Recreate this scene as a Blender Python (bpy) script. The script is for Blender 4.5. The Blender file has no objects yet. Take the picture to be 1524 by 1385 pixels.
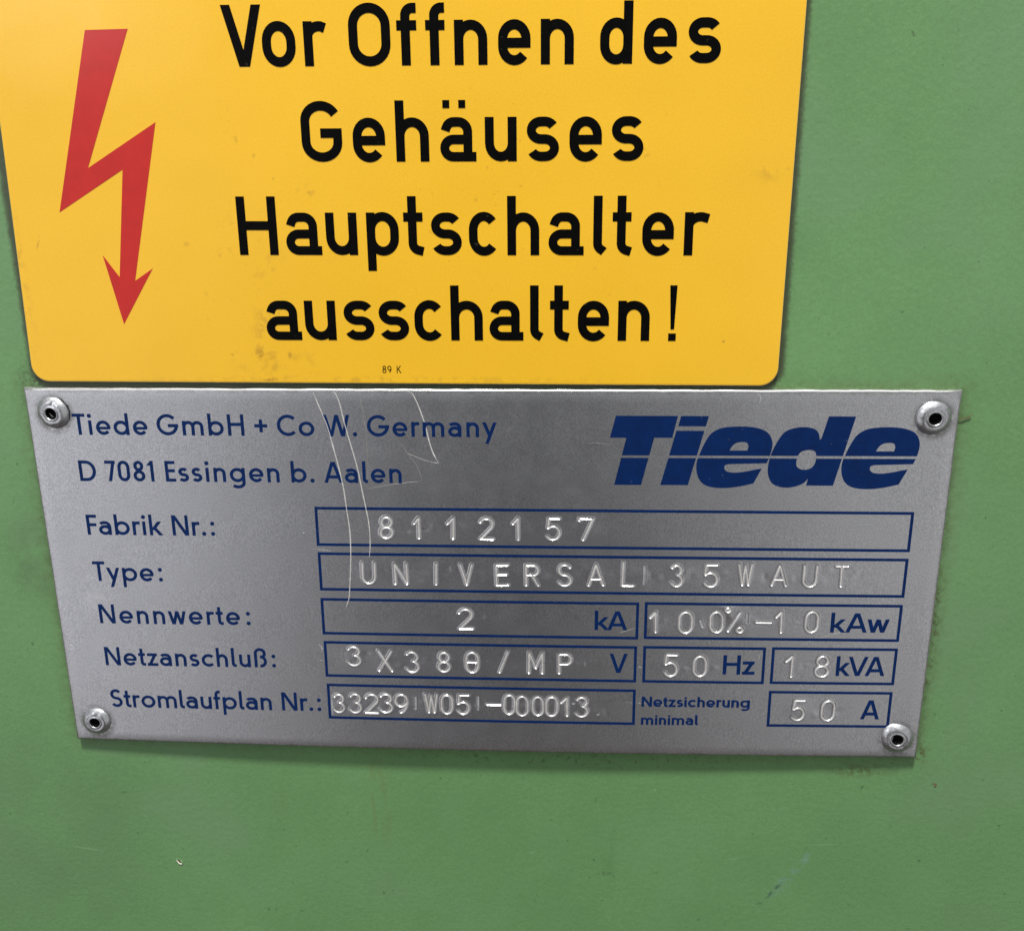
import bpy, math, random
import numpy as np
from mathutils import Matrix, Vector
from mathutils.geometry import delaunay_2d_cdt

random.seed(4)
rng = np.random.default_rng(7)
SC = bpy.context.scene
COL = SC.collection
MM = 0.001

# All sizes are millimetres on the machine panel: u to the right, v up, h out of
# the panel.  (0, 0) is the upper left corner of the nameplate.
def W(u, v, h):
    return Vector(((u - 80.0) * MM, -h * MM, v * MM))

# ------------------------------------------------------------------ camera
cam_d = bpy.data.cameras.new('camera')
cam = bpy.data.objects.new('camera', cam_d)
COL.objects.link(cam)
right = Vector((0.9986194, 0.05188087, -0.00822613))
down = Vector((0.00691275, -0.28503545, -0.95849205))
fwd = Vector((-0.05207214, 0.95711189, -0.28500057))
rot = Matrix((right, -down, -fwd)).transposed()
cam.matrix_world = Matrix.Translation(W(93.8086, 33.9196, 158.7652)) @ rot.to_4x4()
cam_d.sensor_fit = 'HORIZONTAL'
cam_d.sensor_width = 36.0
cam_d.lens = 1408.487 / 1524 * 36.0
cam_d.clip_start = 0.01
cam_d.clip_end = 50.0
SC.camera = cam

# ------------------------------------------------------------------ room light
world = bpy.data.worlds.new('World')
SC.world = world
world.use_nodes = True
wn = world.node_tree
wn.nodes.clear()
def N(nt, t, **kw):
    n = nt.nodes.new(t)
    for k, v in kw.items():
        setattr(n, k, v)
    return n
wo = N(wn, 'ShaderNodeOutputWorld')
wb = N(wn, 'ShaderNodeBackground')
wc = N(wn, 'ShaderNodeTexCoord')
wsep = N(wn, 'ShaderNodeSeparateXYZ')
wn.links.new(wc.outputs['Generated'], wsep.inputs[0])
wmr = N(wn, 'ShaderNodeMapRange')
wmr.inputs['From Min'].default_value = -1.0
wmr.inputs['From Max'].default_value = 1.0
wn.links.new(wsep.outputs['Z'], wmr.inputs['Value'])
wr = N(wn, 'ShaderNodeValToRGB')
cr = wr.color_ramp
cr.elements[0].position = 0.0
cr.elements[0].color = (0.10, 0.085, 0.08, 1)
cr.elements[1].position = 1.0
cr.elements[1].color = (1.70, 1.72, 1.75, 1)
for pos, c in ((0.30, (0.235, 0.212, 0.20)), (0.43, (0.35, 0.335, 0.33)), (0.55, (0.42, 0.43, 0.45)), (0.75, (0.80, 0.81, 0.83))):
    e = cr.elements.new(pos)
    e.color = (*c, 1)
wn.links.new(wmr.outputs[0], wr.inputs[0])
def lobe(direction, inner, outer):
    d = Vector(direction).normalized()
    dp = N(wn, 'ShaderNodeVectorMath', operation='DOT_PRODUCT')
    wn.links.new(wc.outputs['Generated'], dp.inputs[0])
    dp.inputs[1].default_value = d
    m = N(wn, 'ShaderNodeMapRange', interpolation_type='SMOOTHSTEP')
    m.inputs['From Min'].default_value = math.cos(math.radians(outer))
    m.inputs['From Max'].default_value = math.cos(math.radians(inner))
    wn.links.new(dp.outputs['Value'], m.inputs['Value'])
    return m.outputs[0]
def wmix(fac, a, colr, mode='MIX', k=1.0):
    m = N(wn, 'ShaderNodeMix', data_type='RGBA', blend_type=mode)
    mk = N(wn, 'ShaderNodeMath', operation='MULTIPLY')
    mk.inputs[1].default_value = k
    wn.links.new(fac, mk.inputs[0])
    wn.links.new(mk.outputs[0], m.inputs['Factor'])
    wn.links.new(a, m.inputs['A'])
    m.inputs['B'].default_value = (*colr, 1)
    return m.outputs['Result']
# the dim figure of whoever stands in front, brighter hall to both sides
c_ = wmix(lobe((-0.60, -0.80, -0.16), 6, 34), wr.outputs[0], (1.30, 1.30, 1.37), k=0.9)
c_ = wmix(lobe((0.54, -0.82, -0.14), 8, 38), c_, (0.88, 0.88, 0.89), k=0.9)
c_ = wmix(lobe((-0.08, -0.95, -0.26), 1, 22), c_, (0.04, 0.044, 0.048), k=0.91)
wn.links.new(c_, wb.inputs['Color'])
wb.inputs['Strength'].default_value = 0.58
wn.links.new(wb.outputs[0], wo.inputs[0])

def area(name, pos, target, size, power, colr):
    d = bpy.data.lights.new(name, 'AREA')
    d.shape = 'DISK'
    d.size = size
    d.energy = power
    d.color = colr
    o = bpy.data.objects.new(name, d)
    COL.objects.link(o)
    o.location = pos
    o.rotation_euler = (Vector(target) - Vector(pos)).to_track_quat('-Z', 'Y').to_euler()
    return o
area('ceiling_lamp', (-0.025, -0.39, 0.87), (0, 0, -0.03), 0.13, 14.6, (1.0, 0.97, 0.93))
win = area('side_window', (-1.16, -1.70, 0.66), (-1.16, 0, 0.66), 0.84, 4.2, (0.97, 0.98, 1.0))
win.data.shape = 'RECTANGLE'
win.data.size_y = 0.74

SC.view_settings.view_transform = 'Standard'
SC.view_settings.look = 'None'
SC.view_settings.exposure = 0.0
SC.view_settings.gamma = 1.0
SC.view_settings.use_curve_mapping = False

# ------------------------------------------------------------------ materials
class Mat:
    """small helper round one procedural Principled material"""
    def __init__(self, name, base, rough, metallic=0.0):
        self.m = bpy.data.materials.new(name)
        self.m.use_nodes = True
        self.nt = self.m.node_tree
        self.b = self.nt.nodes['Principled BSDF']
        self.b.inputs['Base Color'].default_value = (*base, 1)
        self.b.inputs['Roughness'].default_value = rough
        self.b.inputs['Metallic'].default_value = metallic
        g = N(self.nt, 'ShaderNodeNewGeometry')
        s = N(self.nt, 'ShaderNodeVectorMath', operation='SCALE')
        s.inputs['Scale'].default_value = 1000.0
        self.lk(g.outputs['Position'], s.inputs[0])
        self.pos = s.outputs[0]            # x = u - 80, y = -h, z = v, all in mm
        rgb = N(self.nt, 'ShaderNodeRGB')
        rgb.outputs[0].default_value = (*base, 1)
        self.c = rgb.outputs[0]
        self.h = None
    def lk(self, a, b):
        self.nt.links.new(a, b)
    def setin(self, sock, v):
        if isinstance(v, (int, float)):
            sock.default_value = v
        else:
            self.lk(v, sock)
    def math(self, op, a, b=0.0, clamp=False):
        n = N(self.nt, 'ShaderNodeMath', operation=op)
        n.use_clamp = clamp
        self.setin(n.inputs[0], a)
        self.setin(n.inputs[1], b)
        return n.outputs[0]
    def step(self, v, lo, hi, o0=0.0, o1=1.0):
        n = N(self.nt, 'ShaderNodeMapRange', interpolation_type='SMOOTHSTEP')
        self.setin(n.inputs['Value'], v)
        n.inputs['From Min'].default_value = lo
        n.inputs['From Max'].default_value = hi
        n.inputs['To Min'].default_value = o0
        n.inputs['To Max'].default_value = o1
        return n.outputs[0]
    def noise(self, scale, detail=2.0, rough=0.5, stretch=None, off=0.0):
        n = N(self.nt, 'ShaderNodeTexNoise')
        n.inputs['Scale'].default_value = scale
        n.inputs['Detail'].default_value = detail
        n.inputs['Roughness'].default_value = rough
        v = self.pos
        mp = N(self.nt, 'ShaderNodeMapping')
        mp.inputs['Location'].default_value = (off, off * 0.7, -off)
        if stretch:
            mp.inputs['Scale'].default_value = stretch
        self.lk(v, mp.inputs['Vector'])
        self.lk(mp.outputs[0], n.inputs['Vector'])
        return n.outputs['Fac']
    def spot(self, u, v, ru, rv, ang=0.0, soft=1.0):
        """1 inside an ellipse on the panel, fading to 0 at its rim"""
        mp = N(self.nt, 'ShaderNodeMapping', vector_type='TEXTURE')
        mp.inputs['Location'].default_value = (u - 80.0, 0, v)
        mp.inputs['Rotation'].default_value = (0, math.radians(-ang), 0)
        mp.inputs['Scale'].default_value = (ru, 1e4, rv)
        self.lk(self.pos, mp.inputs['Vector'])
        ln = N(self.nt, 'ShaderNodeVectorMath', operation='LENGTH')
        self.lk(mp.outputs[0], ln.inputs[0])
        return self.step(ln.outputs['Value'], 1.0 - soft, 1.0, 1.0, 0.0)
    def box(self, u0, v0, u1, v1, r=0.0):
        """distance to a rectangle on the panel"""
        sep = N(self.nt, 'ShaderNodeSeparateXYZ')
        self.lk(self.pos, sep.inputs[0])
        du = self.math('SUBTRACT', self.math('ABSOLUTE', self.math('SUBTRACT', sep.outputs['X'], (u0 + u1) / 2 - 80)), (u1 - u0) / 2 - r)
        dv = self.math('SUBTRACT', self.math('ABSOLUTE', self.math('SUBTRACT', sep.outputs['Z'], (v0 + v1) / 2)), (v1 - v0) / 2 - r)
        a = self.math('MAXIMUM', du, 0.0)
        b = self.math('MAXIMUM', dv, 0.0)
        d = self.math('SQRT', self.math('ADD', self.math('MULTIPLY', a, a), self.math('MULTIPLY', b, b)))
        d = self.math('ADD', d, self.math('MINIMUM', self.math('MAXIMUM', du, dv), 0.0))
        return self.math('SUBTRACT', d, r)
    def mix(self, fac, colr, k=1.0, mode='MIX'):
        m = N(self.nt, 'ShaderNodeMix', data_type='RGBA', blend_type=mode)
        self.setin(m.inputs['Factor'], self.math('MULTIPLY', fac, k, True))
        self.lk(self.c, m.inputs['A'])
        if isinstance(colr, tuple):
            m.inputs['B'].default_value = (*colr, 1)
        else:
            self.lk(colr, m.inputs['B'])
        self.c = m.outputs['Result']
    def vary(self, fac, lo, hi):
        """multiply the colour by lo..hi over fac"""
        k = N(self.nt, 'ShaderNodeMapRange')
        self.lk(fac, k.inputs['Value'])
        k.inputs['From Min'].default_value = 0.25
        k.inputs['From Max'].default_value = 0.75
        k.inputs['To Min'].default_value = lo
        k.inputs['To Max'].default_value = hi
        v = N(self.nt, 'ShaderNodeVectorMath', operation='SCALE')
        self.lk(self.c, v.inputs[0])
        self.lk(k.outputs[0], v.inputs['Scale'])
        self.c = v.outputs[0]
    def bump(self, fac, dist_mm, strength=1.0):
        n = N(self.nt, 'ShaderNodeBump')
        n.inputs['Strength'].default_value = strength
        n.inputs['Distance'].default_value = dist_mm * MM
        self.lk(fac, n.inputs['Height'])
        if self.h is not None:
            self.lk(self.h, n.inputs['Normal'])
        self.h = n.outputs[0]
    def rough(self, v):
        self.setin(self.b.inputs['Roughness'], v)
    def done(self):
        self.lk(self.c, self.b.inputs['Base Color'])
        if self.h is not None:
            self.lk(self.h, self.b.inputs['Normal'])
        return self.m

M = {}
# green enamel of the machine housing
a = Mat('green_enamel', (0.120, 0.247, 0.097), 0.42)
a.vary(a.noise(0.028, 2), 0.93, 1.07)
a.vary(a.noise(0.12, 3, 0.6, off=40), 0.97, 1.03)
a.vary(a.noise(2.6, 1, off=9), 0.93, 1.07)
dark_patch = a.math('MULTIPLY', a.spot(-14, -96, 42, 40, 20), a.step(a.noise(0.06, 4, 0.6, off=88), 0.30, 0.60))
a.mix(dark_patch, (0.088, 0.165, 0.088), 0.32)  # dull reflection at lower left, painted into the enamel colour
dark_patch = a.math('MULTIPLY', a.spot(-3, -32, 9, 14, 0), a.step(a.noise(0.2, 4, 0.6, off=81), 0.34, 0.60))
a.mix(dark_patch, (0.075, 0.135, 0.06), 0.55)  # darker, noise-broken patch at the left, beside the nameplate
# thinner, greyer paint in broad rubbed areas
a.mix(a.step(a.noise(0.035, 3, 0.6, off=15), 0.48, 0.72), (0.140, 0.246, 0.132), 0.45)
# faint brown runs below the nameplate
run = a.math('MULTIPLY', a.spot(58, -82, 4.2, 16, 4), a.step(a.noise(0.35, 3, 0.6, (1.6, 1, 0.22)), 0.42, 0.66))
a.mix(run, (0.13, 0.17, 0.055), 0.55)
run = a.math('MULTIPLY', a.spot(38, -86, 3, 17, -4), a.step(a.noise(0.35, 3, 0.6, (1.6, 1, 0.2), 4), 0.45, 0.66))
a.mix(run, (0.11, 0.20, 0.07), 0.4)
run = a.math('MULTIPLY', a.spot(103, -94, 3, 17, 0), a.step(a.noise(0.35, 3, 0.6, (1.6, 1, 0.2), 14), 0.45, 0.66))
a.mix(run, (0.09, 0.19, 0.065), 0.4)
# greasy dirt gathered along both plates
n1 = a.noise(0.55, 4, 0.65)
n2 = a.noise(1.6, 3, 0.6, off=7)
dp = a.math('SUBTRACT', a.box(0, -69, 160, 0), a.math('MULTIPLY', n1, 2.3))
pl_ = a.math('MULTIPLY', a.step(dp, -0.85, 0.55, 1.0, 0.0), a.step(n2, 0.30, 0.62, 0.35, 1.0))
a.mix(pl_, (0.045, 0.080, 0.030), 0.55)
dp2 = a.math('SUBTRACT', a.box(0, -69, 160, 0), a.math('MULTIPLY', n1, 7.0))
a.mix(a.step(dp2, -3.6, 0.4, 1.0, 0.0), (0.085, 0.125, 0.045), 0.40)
# heavier tufts right of and below the nameplate
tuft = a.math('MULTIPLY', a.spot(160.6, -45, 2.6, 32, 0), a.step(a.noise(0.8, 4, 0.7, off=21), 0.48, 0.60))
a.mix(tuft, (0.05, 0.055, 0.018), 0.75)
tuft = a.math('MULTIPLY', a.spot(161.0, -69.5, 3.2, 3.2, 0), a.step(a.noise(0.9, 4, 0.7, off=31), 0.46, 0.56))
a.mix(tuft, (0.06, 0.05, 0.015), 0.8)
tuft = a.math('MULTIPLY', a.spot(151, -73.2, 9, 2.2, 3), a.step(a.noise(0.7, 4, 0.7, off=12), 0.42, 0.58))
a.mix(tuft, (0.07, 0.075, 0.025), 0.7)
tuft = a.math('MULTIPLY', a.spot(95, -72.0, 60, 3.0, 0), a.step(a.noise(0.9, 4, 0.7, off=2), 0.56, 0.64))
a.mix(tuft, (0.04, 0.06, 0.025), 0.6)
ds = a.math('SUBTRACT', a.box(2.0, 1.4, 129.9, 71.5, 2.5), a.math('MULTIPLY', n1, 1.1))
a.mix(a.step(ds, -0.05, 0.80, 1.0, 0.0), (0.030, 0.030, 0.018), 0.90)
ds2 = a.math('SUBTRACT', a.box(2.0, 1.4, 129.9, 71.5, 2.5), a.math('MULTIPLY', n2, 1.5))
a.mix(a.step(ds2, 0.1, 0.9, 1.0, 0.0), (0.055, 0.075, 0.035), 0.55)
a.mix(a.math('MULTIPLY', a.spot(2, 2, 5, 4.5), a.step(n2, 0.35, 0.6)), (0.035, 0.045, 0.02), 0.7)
# bluish scuff, lower right
sc = a.math('MULTIPLY', a.spot(138.6, -98.6, 2.0, 8.5, -35), a.step(a.noise(0.9, 4, 0.7, (1, 1, 1), 3), 0.44, 0.60))
a.mix(sc, (0.15, 0.27, 0.20), 0.75)
sc = a.math('MULTIPLY', a.spot(136.6, -101.0, 0.65, 4.6, -35), a.step(a.noise(1.3, 4, 0.7, off=5), 0.44, 0.54))
a.mix(sc, (0.035, 0.075, 0.06), 0.8)
sc = a.math('MULTIPLY', a.spot(142.3, -93.2, 1.3, 2.0, -20), a.step(a.noise(1.1, 3, 0.7, off=6), 0.40, 0.56))
a.mix(sc, (0.17, 0.30, 0.24), 0.7)
for (u, v, ru, rv, ang, k) in ((133.9, -104.3, 1.0, 0.7, 20, 0.55), (128.2, -93.9, 1.9, 0.28, 12, 0.0), (103, -98.2, 2.6, 0.8, 10, 0.5), (148, -84.6, 1.2, 0.35, -6, 0.5), (92.2, -86, 0.5, 0.35, 0, 0.6), (101, -81, 0.4, 0.9, 0, 0.45), (153.5, -97.6, 0.9, 0.25, 10, 0.4), (113, -97.6, 1.2, 0.4, 0, 0.4), (126, -106, 0.6, 0.5, 0, 0.6), (104.8, -98.8, 0.5, 0.5, 0, 0.6), (34, -109.5, 0.7, 0.45, 0, 0.7), (41, -109.6, 0.9, 0.4, 0, 0.5), (100, -99.3, 0.4, 0.4, 0, 0.6)):
    s = a.math('MULTIPLY', a.spot(u, v, ru, rv, ang), a.step(a.noise(1.8, 3, 0.7, off=u), 0.40, 0.55))
    a.mix(s, (0.04, 0.085, 0.035) if k else (0.20, 0.33, 0.17), k or 0.6)
# hairline rubs
for (u, v, ru, rv, ang) in ((-2.5, -95.8, 4.5, 0.16, -8), (10.5, -87.6, 0.28, 0.28, 0), (112.3, -78.6, 0.3, 0.35, 20), (88.5, -93.7, 0.9, 0.2, 25), (146, -90, 4, 0.13, 3)):
    a.mix(a.spot(u, v, ru, rv, ang, 0.7), (0.23, 0.36, 0.21), 0.55)
a.mix(a.step(a.noise(0.75, 2, 0.5, off=77), 0.735, 0.775), (0.05, 0.095, 0.04), 0.6)
a.bump(a.noise(0.9, 2, 0.5), 0.05)
a.bump(a.noise(5.0, 2, 0.6, off=3), 0.012)
a.rough(a.step(a.noise(0.2, 3), 0.3, 0.7, 0.31, 0.43))
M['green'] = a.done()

# yellow plastic
a = Mat('yellow_plastic', (0.780, 0.450, 0.024), 0.18)
a.vary(a.noise(0.03, 2), 0.97, 1.03)
a.vary(a.noise(3.0, 1, off=9), 0.965, 1.035)
dirt = (0.44, 0.24, 0.03)
for (u, v, ru, rv, ang, lo, hi, k, sc) in (
        (44.5, 12, 4.0, 17, -8, 0.50, 0.62, 0.55, 0.55), (45.5, 4.6, 12, 3.8, 0, 0.48, 0.66, 0.50, 0.45), (40, 44, 1.6, 6.5, 12, 0.54, 0.64, 0.45, 0.7),
        (52.5, 33, 3.5, 1.8, 15, 0.50, 0.62, 0.5, 0.8), (126.5, 35.5, 3.4, 2.6, 0, 0.46, 0.62, 0.40, 0.6), (37.5, 18, 16, 20, 0, 0.60, 0.70, 0.35, 0.5),
        (60, 2.0, 60, 1.0, 0, 0.46, 0.62, 0.45, 0.7), (90, 34, 50, 36, 0, 0.67, 0.72, 0.45, 0.62), (2.5, 24, 1.6, 26, 2, 0.48, 0.62, 0.4, 0.6)):
    s = a.math('MULTIPLY', a.spot(u, v, ru, rv, ang), a.step(a.noise(sc, 4, 0.65, off=u), lo, hi))
    a.mix(s, dirt, k * .95)
for (u, v, ru, rv, ang, k) in ((42.3, 6.6, 1.0, 1.5, 20, 0.7), (44.5, 10.5, 0.5, 1.2, 10, 0.6), (47.5, 6.2, 0.5, 0.8, 0, 0.6), (6.3, 25.1, 0.22, 1.6, -20, 0.7), (120.5, 8.6, 0.35, 0.3, 0, 0.8), (44, 2.0, 1.8, 0.35, 0, 0.8), (41.3, 41.2, 0.35, 0.8, 15, 0.5), (44, 38.6, 0.4, 0.4, 0, 0.5), (129.0, 35.9, 0.45, 0.4, 0, 0.8), (37.5, 6.3, 0.4, 0.4, 0, 0.6), (47, 35, 0.3, 0.3, 0, 0.5), (87, 33.6, 0.35, 0.3, 0, 0.5), (31.5, 24.8, 0.8, 0.6, 0, 0.35)):
    a.mix(a.math('MULTIPLY', a.spot(u, v, ru, rv, ang, 0.7), a.step(a.noise(2.0, 3, 0.6, off=u), 0.36, 0.52)), (0.28, 0.14, 0.025), k * .72)
a.bump(a.noise(0.05, 1), 0.5, 0.5)
a.bump(a.noise(4.0, 2, 0.6, off=3), 0.006)
a.rough(a.step(a.noise(0.3, 3), 0.3, 0.7, 0.13, 0.20))
M['yellow'] = a.done()
a = Mat('yellow_edge', (0.78, 0.58, 0.20), 0.4)
a.vary(a.noise(1.2, 3), 0.8, 1.1)
M['yellow_edge'] = a.done()
a = Mat('yellow_core', (0.62, 0.40, 0.10), 0.5)
a.vary(a.noise(1.0, 3), 0.75, 1.15)
M['yellow_core'] = a.done()
a = Mat('red_ink', (0.46, 0.013, 0.008), 0.18)
a.vary(a.noise(0.5, 3), 0.93, 1.07)
a.bump(a.noise(4.0, 2, 0.6, off=3), 0.006)
M['red'] = a.done()
a = Mat('black_ink', (0.0020, 0.0019, 0.0018), 0.35)
a.b.inputs['Specular IOR Level'].default_value = 0.06
a.vary(a.noise(0.9, 3), 0.7, 1.4)
a.mix(a.step(a.noise(0.9, 2, 0.5, off=33), 0.72, 0.76), (0.06, 0.05, 0.03), 0.4)
a.bump(a.noise(1.2, 3, 0.6), 0.03)
M['black'] = a.done()

# matt satin aluminium
def metal(name, base, rough0, rough1, attr=False):
    a = Mat(name, base, rough0, 1.0)
    a.vary(a.noise(0.05, 3, 0.55), 0.97, 1.03)
    a.vary(a.noise(0.35, 3, 0.5, off=5), 0.985, 1.015)
    a.vary(a.noise(4.6, 1, 0.5, (1.35, 1, 0.7), 11), 0.78, 1.22)
    # small nicks, bright and dull
    a.mix(a.step(a.noise(0.85, 2, 0.5, off=61), 0.83, 0.86), (0.95, 0.95, 0.95), 0.8)
    a.mix(a.step(a.noise(0.95, 2, 0.5, off=71), 0.82, 0.85), (0.25, 0.24, 0.23), 0.6)
    # cloudy handling marks
    a.mix(a.math('MULTIPLY', a.step(a.noise(0.11, 4, 0.65, off=50), 0.52, 0.75), a.step(a.noise(0.5, 4, 0.7, off=52), 0.4, 0.7)), (0.90, 0.90, 0.92), 0.08)
    if attr:
        # old grease round the rivets and along the rim
        for (u, v) in ((4.55, -3.95), (156.0, -4.2), (4.3, -65.0), (156.15, -64.95)):
            a.mix(a.math('MULTIPLY', a.spot(u + .15, v - .2, 4.1, 4.2, 0, .34), a.step(a.noise(0.9, 3, 0.65, off=u), 0.30, 0.60)), (0.20, 0.19, 0.17), 0.75)
        rim = a.math('ADD', a.box(0, -69, 160, 0), a.math('MULTIPLY', a.noise(0.8, 4, 0.65, off=17), 1.7))
        a.mix(a.step(rim, 0.35, 1.1), (0.34, 0.33, 0.30), 0.5)
        a.mix(a.math('MULTIPLY', a.spot(7.5, -39.5, 4.5, 3.5, 0), a.step(a.noise(0.7, 4, 0.7, off=3), 0.42, 0.66)), (0.95, 0.95, 0.95), 0.45)
        a.mix(a.math('MULTIPLY', a.spot(128, -2.0, 5, 3.0, 0), a.step(a.noise(0.8, 4, 0.7, off=6), 0.45, 0.66)), (0.95, 0.95, 0.95), 0.4)
        a.mix(a.math('MULTIPLY', a.spot(84, -5.5, 9, 7, 0), a.step(a.noise(0.6, 4, 0.7, off=9), 0.48, 0.66)), (0.95, 0.95, 0.97), 0.3)
    r = a.step(a.noise(0.22, 4, 0.65, off=2), 0.3, 0.7, rough0, rough1)
    if attr:
        at = N(a.nt, 'ShaderNodeAttribute')
        at.attribute_name = 'groove'
        a.mix(at.outputs['Fac'], (0.97, 0.95, 0.91), 1.0)
        r = a.math('SUBTRACT', r, a.math('MULTIPLY', at.outputs['Fac'], 0.05))
        a.lk(a.math('SUBTRACT', 1.0, a.math('MULTIPLY', at.outputs['Fac'], 0.20)), a.b.inputs['Metallic'])
    a.rough(r)
    a.bump(a.noise(0.12, 2, 0.5, off=8), 0.02)
    a.bump(a.noise(4.5, 2, 0.6), 0.010)
    return a
M['alu'] = metal('satin_aluminium', (0.67, 0.675, 0.695), 0.275, 0.30, True).done()
M['cut'] = metal('cut_edge_aluminium', (0.74, 0.74, 0.74), 0.38, 0.55).done()
a = metal('rivet_aluminium', (0.66, 0.67, 0.69), 0.24, 0.38)
a.bump(a.noise(1.3, 3, 0.6), 0.06)
M['rivet'] = a.done()
a = Mat('hole_dark', (0.004, 0.004, 0.004), 0.9)
a.b.inputs['Specular IOR Level'].default_value = 0.05
a.vary(a.noise(2.0, 2), 0.6, 1.5)
M['hole'] = a.done()
a = Mat('blue_ink', (0.0008, 0.0145, 0.078), 0.45)
a.b.inputs['Specular IOR Level'].default_value = 0.15
a.vary(a.noise(0.6, 3), 0.85, 1.15)
a.vary(a.noise(3.0, 2, off=4), 0.85, 1.18)
a.mix(a.step(a.noise(1.5, 3, 0.6, off=44), 0.72, 0.77), (0.16, 0.17, 0.20), 0.7)
a.bump(a.noise(4.5, 2, 0.6), 0.010)
M['blue'] = a.done()
a = Mat('scratched_metal', (0.66, 0.65, 0.62), 0.55, 0.35)
a.vary(a.noise(1.6, 3, 0.6), 0.65, 1.15)
M['scratch'] = a.done()
a = Mat('faint_scratch', (0.40, 0.39, 0.37), 0.5, 0.7)
a.vary(a.noise(1.6, 3, 0.6), 0.6, 1.2)
M['faint'] = a.done()
a = Mat('bare_primer', (0.80, 0.82, 0.70), 0.6)
a.vary(a.noise(2.5, 3), 0.6, 1.2)
M['chip'] = a.done()
a = Mat('dried_fibre', (0.10, 0.07, 0.035), 0.8)
a.vary(a.noise(2.5, 3), 0.6, 1.6)
M['fibre'] = a.done()

# ------------------------------------------------------------------ object helpers
WORLD_LOC = {}
def link(o, parent, at=None):
    """at = (u, v, h) of the object's origin"""
    COL.objects.link(o)
    wl = W(*at) if at else (WORLD_LOC[parent.name] if parent else W(80, 0, 0))
    if parent:
        o.parent = parent
        o.location = wl - WORLD_LOC[parent.name]
    else:
        o.location = wl
    WORLD_LOC[o.name] = wl
    return o
def mesh(name, verts, faces, mat, parent=None, at=None, smooth=None, mats=None, fmat=None, label=None):
    me = bpy.data.meshes.new(name)
    o = bpy.data.objects.new(name, me)
    link(o, parent, at)
    wl = WORLD_LOC[o.name]
    me.from_pydata([tuple(W(*v) - wl) for v in verts], [], faces)
    for m in (mats or [mat]):
        me.materials.append(M[m])
    if fmat is not None:
        me.polygons.foreach_set('material_index', fmat)
    if smooth is not None:
        me.polygons.foreach_set('use_smooth', smooth if isinstance(smooth, list) else [smooth] * len(faces))
    me.update()
    if label:
        o['label'] = label
    return o
def thing(name, at, label, cat):
    o = bpy.data.objects.new(name, None)
    o.empty_display_size = 0.01
    link(o, None, at)
    o['label'] = label
    o['category'] = cat
    return o

# height of the nameplate's face: it lies flat along the top and bows out below
def hplate(u, v):
    t = min(max(-v / 69.0, 0.0), 1.0)
    w = max(0.0, 1.0 - ((u - 80.0) / 80.0) ** 2)
    return 1.0 + t ** 1.5 * (0.5 + 1.15 * w)
def hplate_np(u, v):
    t = np.clip(-v / 69.0, 0, 1)
    w = np.maximum(0, 1 - ((u - 80) / 80) ** 2)
    return 1.0 + t ** 1.5 * (0.5 + 1.15 * w)

# ------------------------------------------------------------------ 2-D outlines -> solid lettering
def ccw(p):
    s = sum(p[i - 1][0] * p[i][1] - p[i][0] * p[i - 1][1] for i in range(len(p)))
    return p if s > 0 else p[::-1]
def solid(adds, subs=()):
    """union of polygons minus other polygons -> (2-D verts, triangles)"""
    vs, fs = [], []
    for p in list(adds) + list(subs):
        p = ccw(p)
        fs.append(list(range(len(vs), len(vs) + len(p))))
        vs += [Vector(q) for q in p]
    edges = [(f[i - 1], f[i]) for f in fs for i in range(len(f))]
    V, E_, F, _, _, _ = delaunay_2d_cdt(vs, edges, [], 0, 1e-5)
    co = np.array([(v.x, v.y) for v in V])
    T = np.array([tuple(f) for f in F])
    cen = co[T].mean(axis=1)
    def inside(p):
        r = np.zeros(len(cen), bool)
        for i in range(len(p)):
            (ax, ay), (bx, by) = p[i - 1], p[i]
            if ay == by:
                continue
            hit = ((ay > cen[:, 1]) != (by > cen[:, 1])) & (cen[:, 0] < (bx - ax) * (cen[:, 1] - ay) / (by - ay) + ax)
            r ^= hit
        return r
    keep = np.zeros(len(cen), bool)
    for p in adds:
        keep |= inside(p)
    for p in subs:
        keep &= ~inside(p)
    ar = (co[T[:, 1]] - co[T[:, 0]])
    br = (co[T[:, 2]] - co[T[:, 0]])
    keep &= np.abs(ar[:, 0] * br[:, 1] - ar[:, 1] * br[:, 0]) > 1e-9
    tri = [tuple(int(q) for q in t) for t in T[keep]]
    return [(v.x, v.y) for v in V], tri
def raise_solid(V, T, hfun, z0, z1):
    """triangles lifted to z1 above hfun with walls down to z0"""
    used = sorted({i for t in T for i in t})
    idx = {k: n for n, k in enumerate(used)}
    V = [V[i] for i in used]
    T = [tuple(idx[i] for i in t) for t in T]
    n = len(V)
    cnt = {}
    for t in T:
        for i in range(3):
            cnt[(t[i], t[(i + 1) % 3])] = 1
    verts = [(u, v, hfun(u, v) + z1) for u, v in V] + [(u, v, hfun(u, v) + z0) for u, v in V]
    faces = list(T)
    for (i, j) in cnt:
        if (j, i) not in cnt:
            faces.append((j, i, n + i, n + j))
    return verts, faces
def arc(cx, cy, rx, ry, a0, a1, n=14):
    return [(cx + rx * math.cos(math.radians(a0 + (a1 - a0) * i / n)), cy + ry * math.sin(math.radians(a0 + (a1 - a0) * i / n))) for i in range(n + 1)]
def ell(cx, cy, rx, ry, n=28):
    return arc(cx, cy, rx, ry, 0, 360, n)[:-1]
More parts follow.
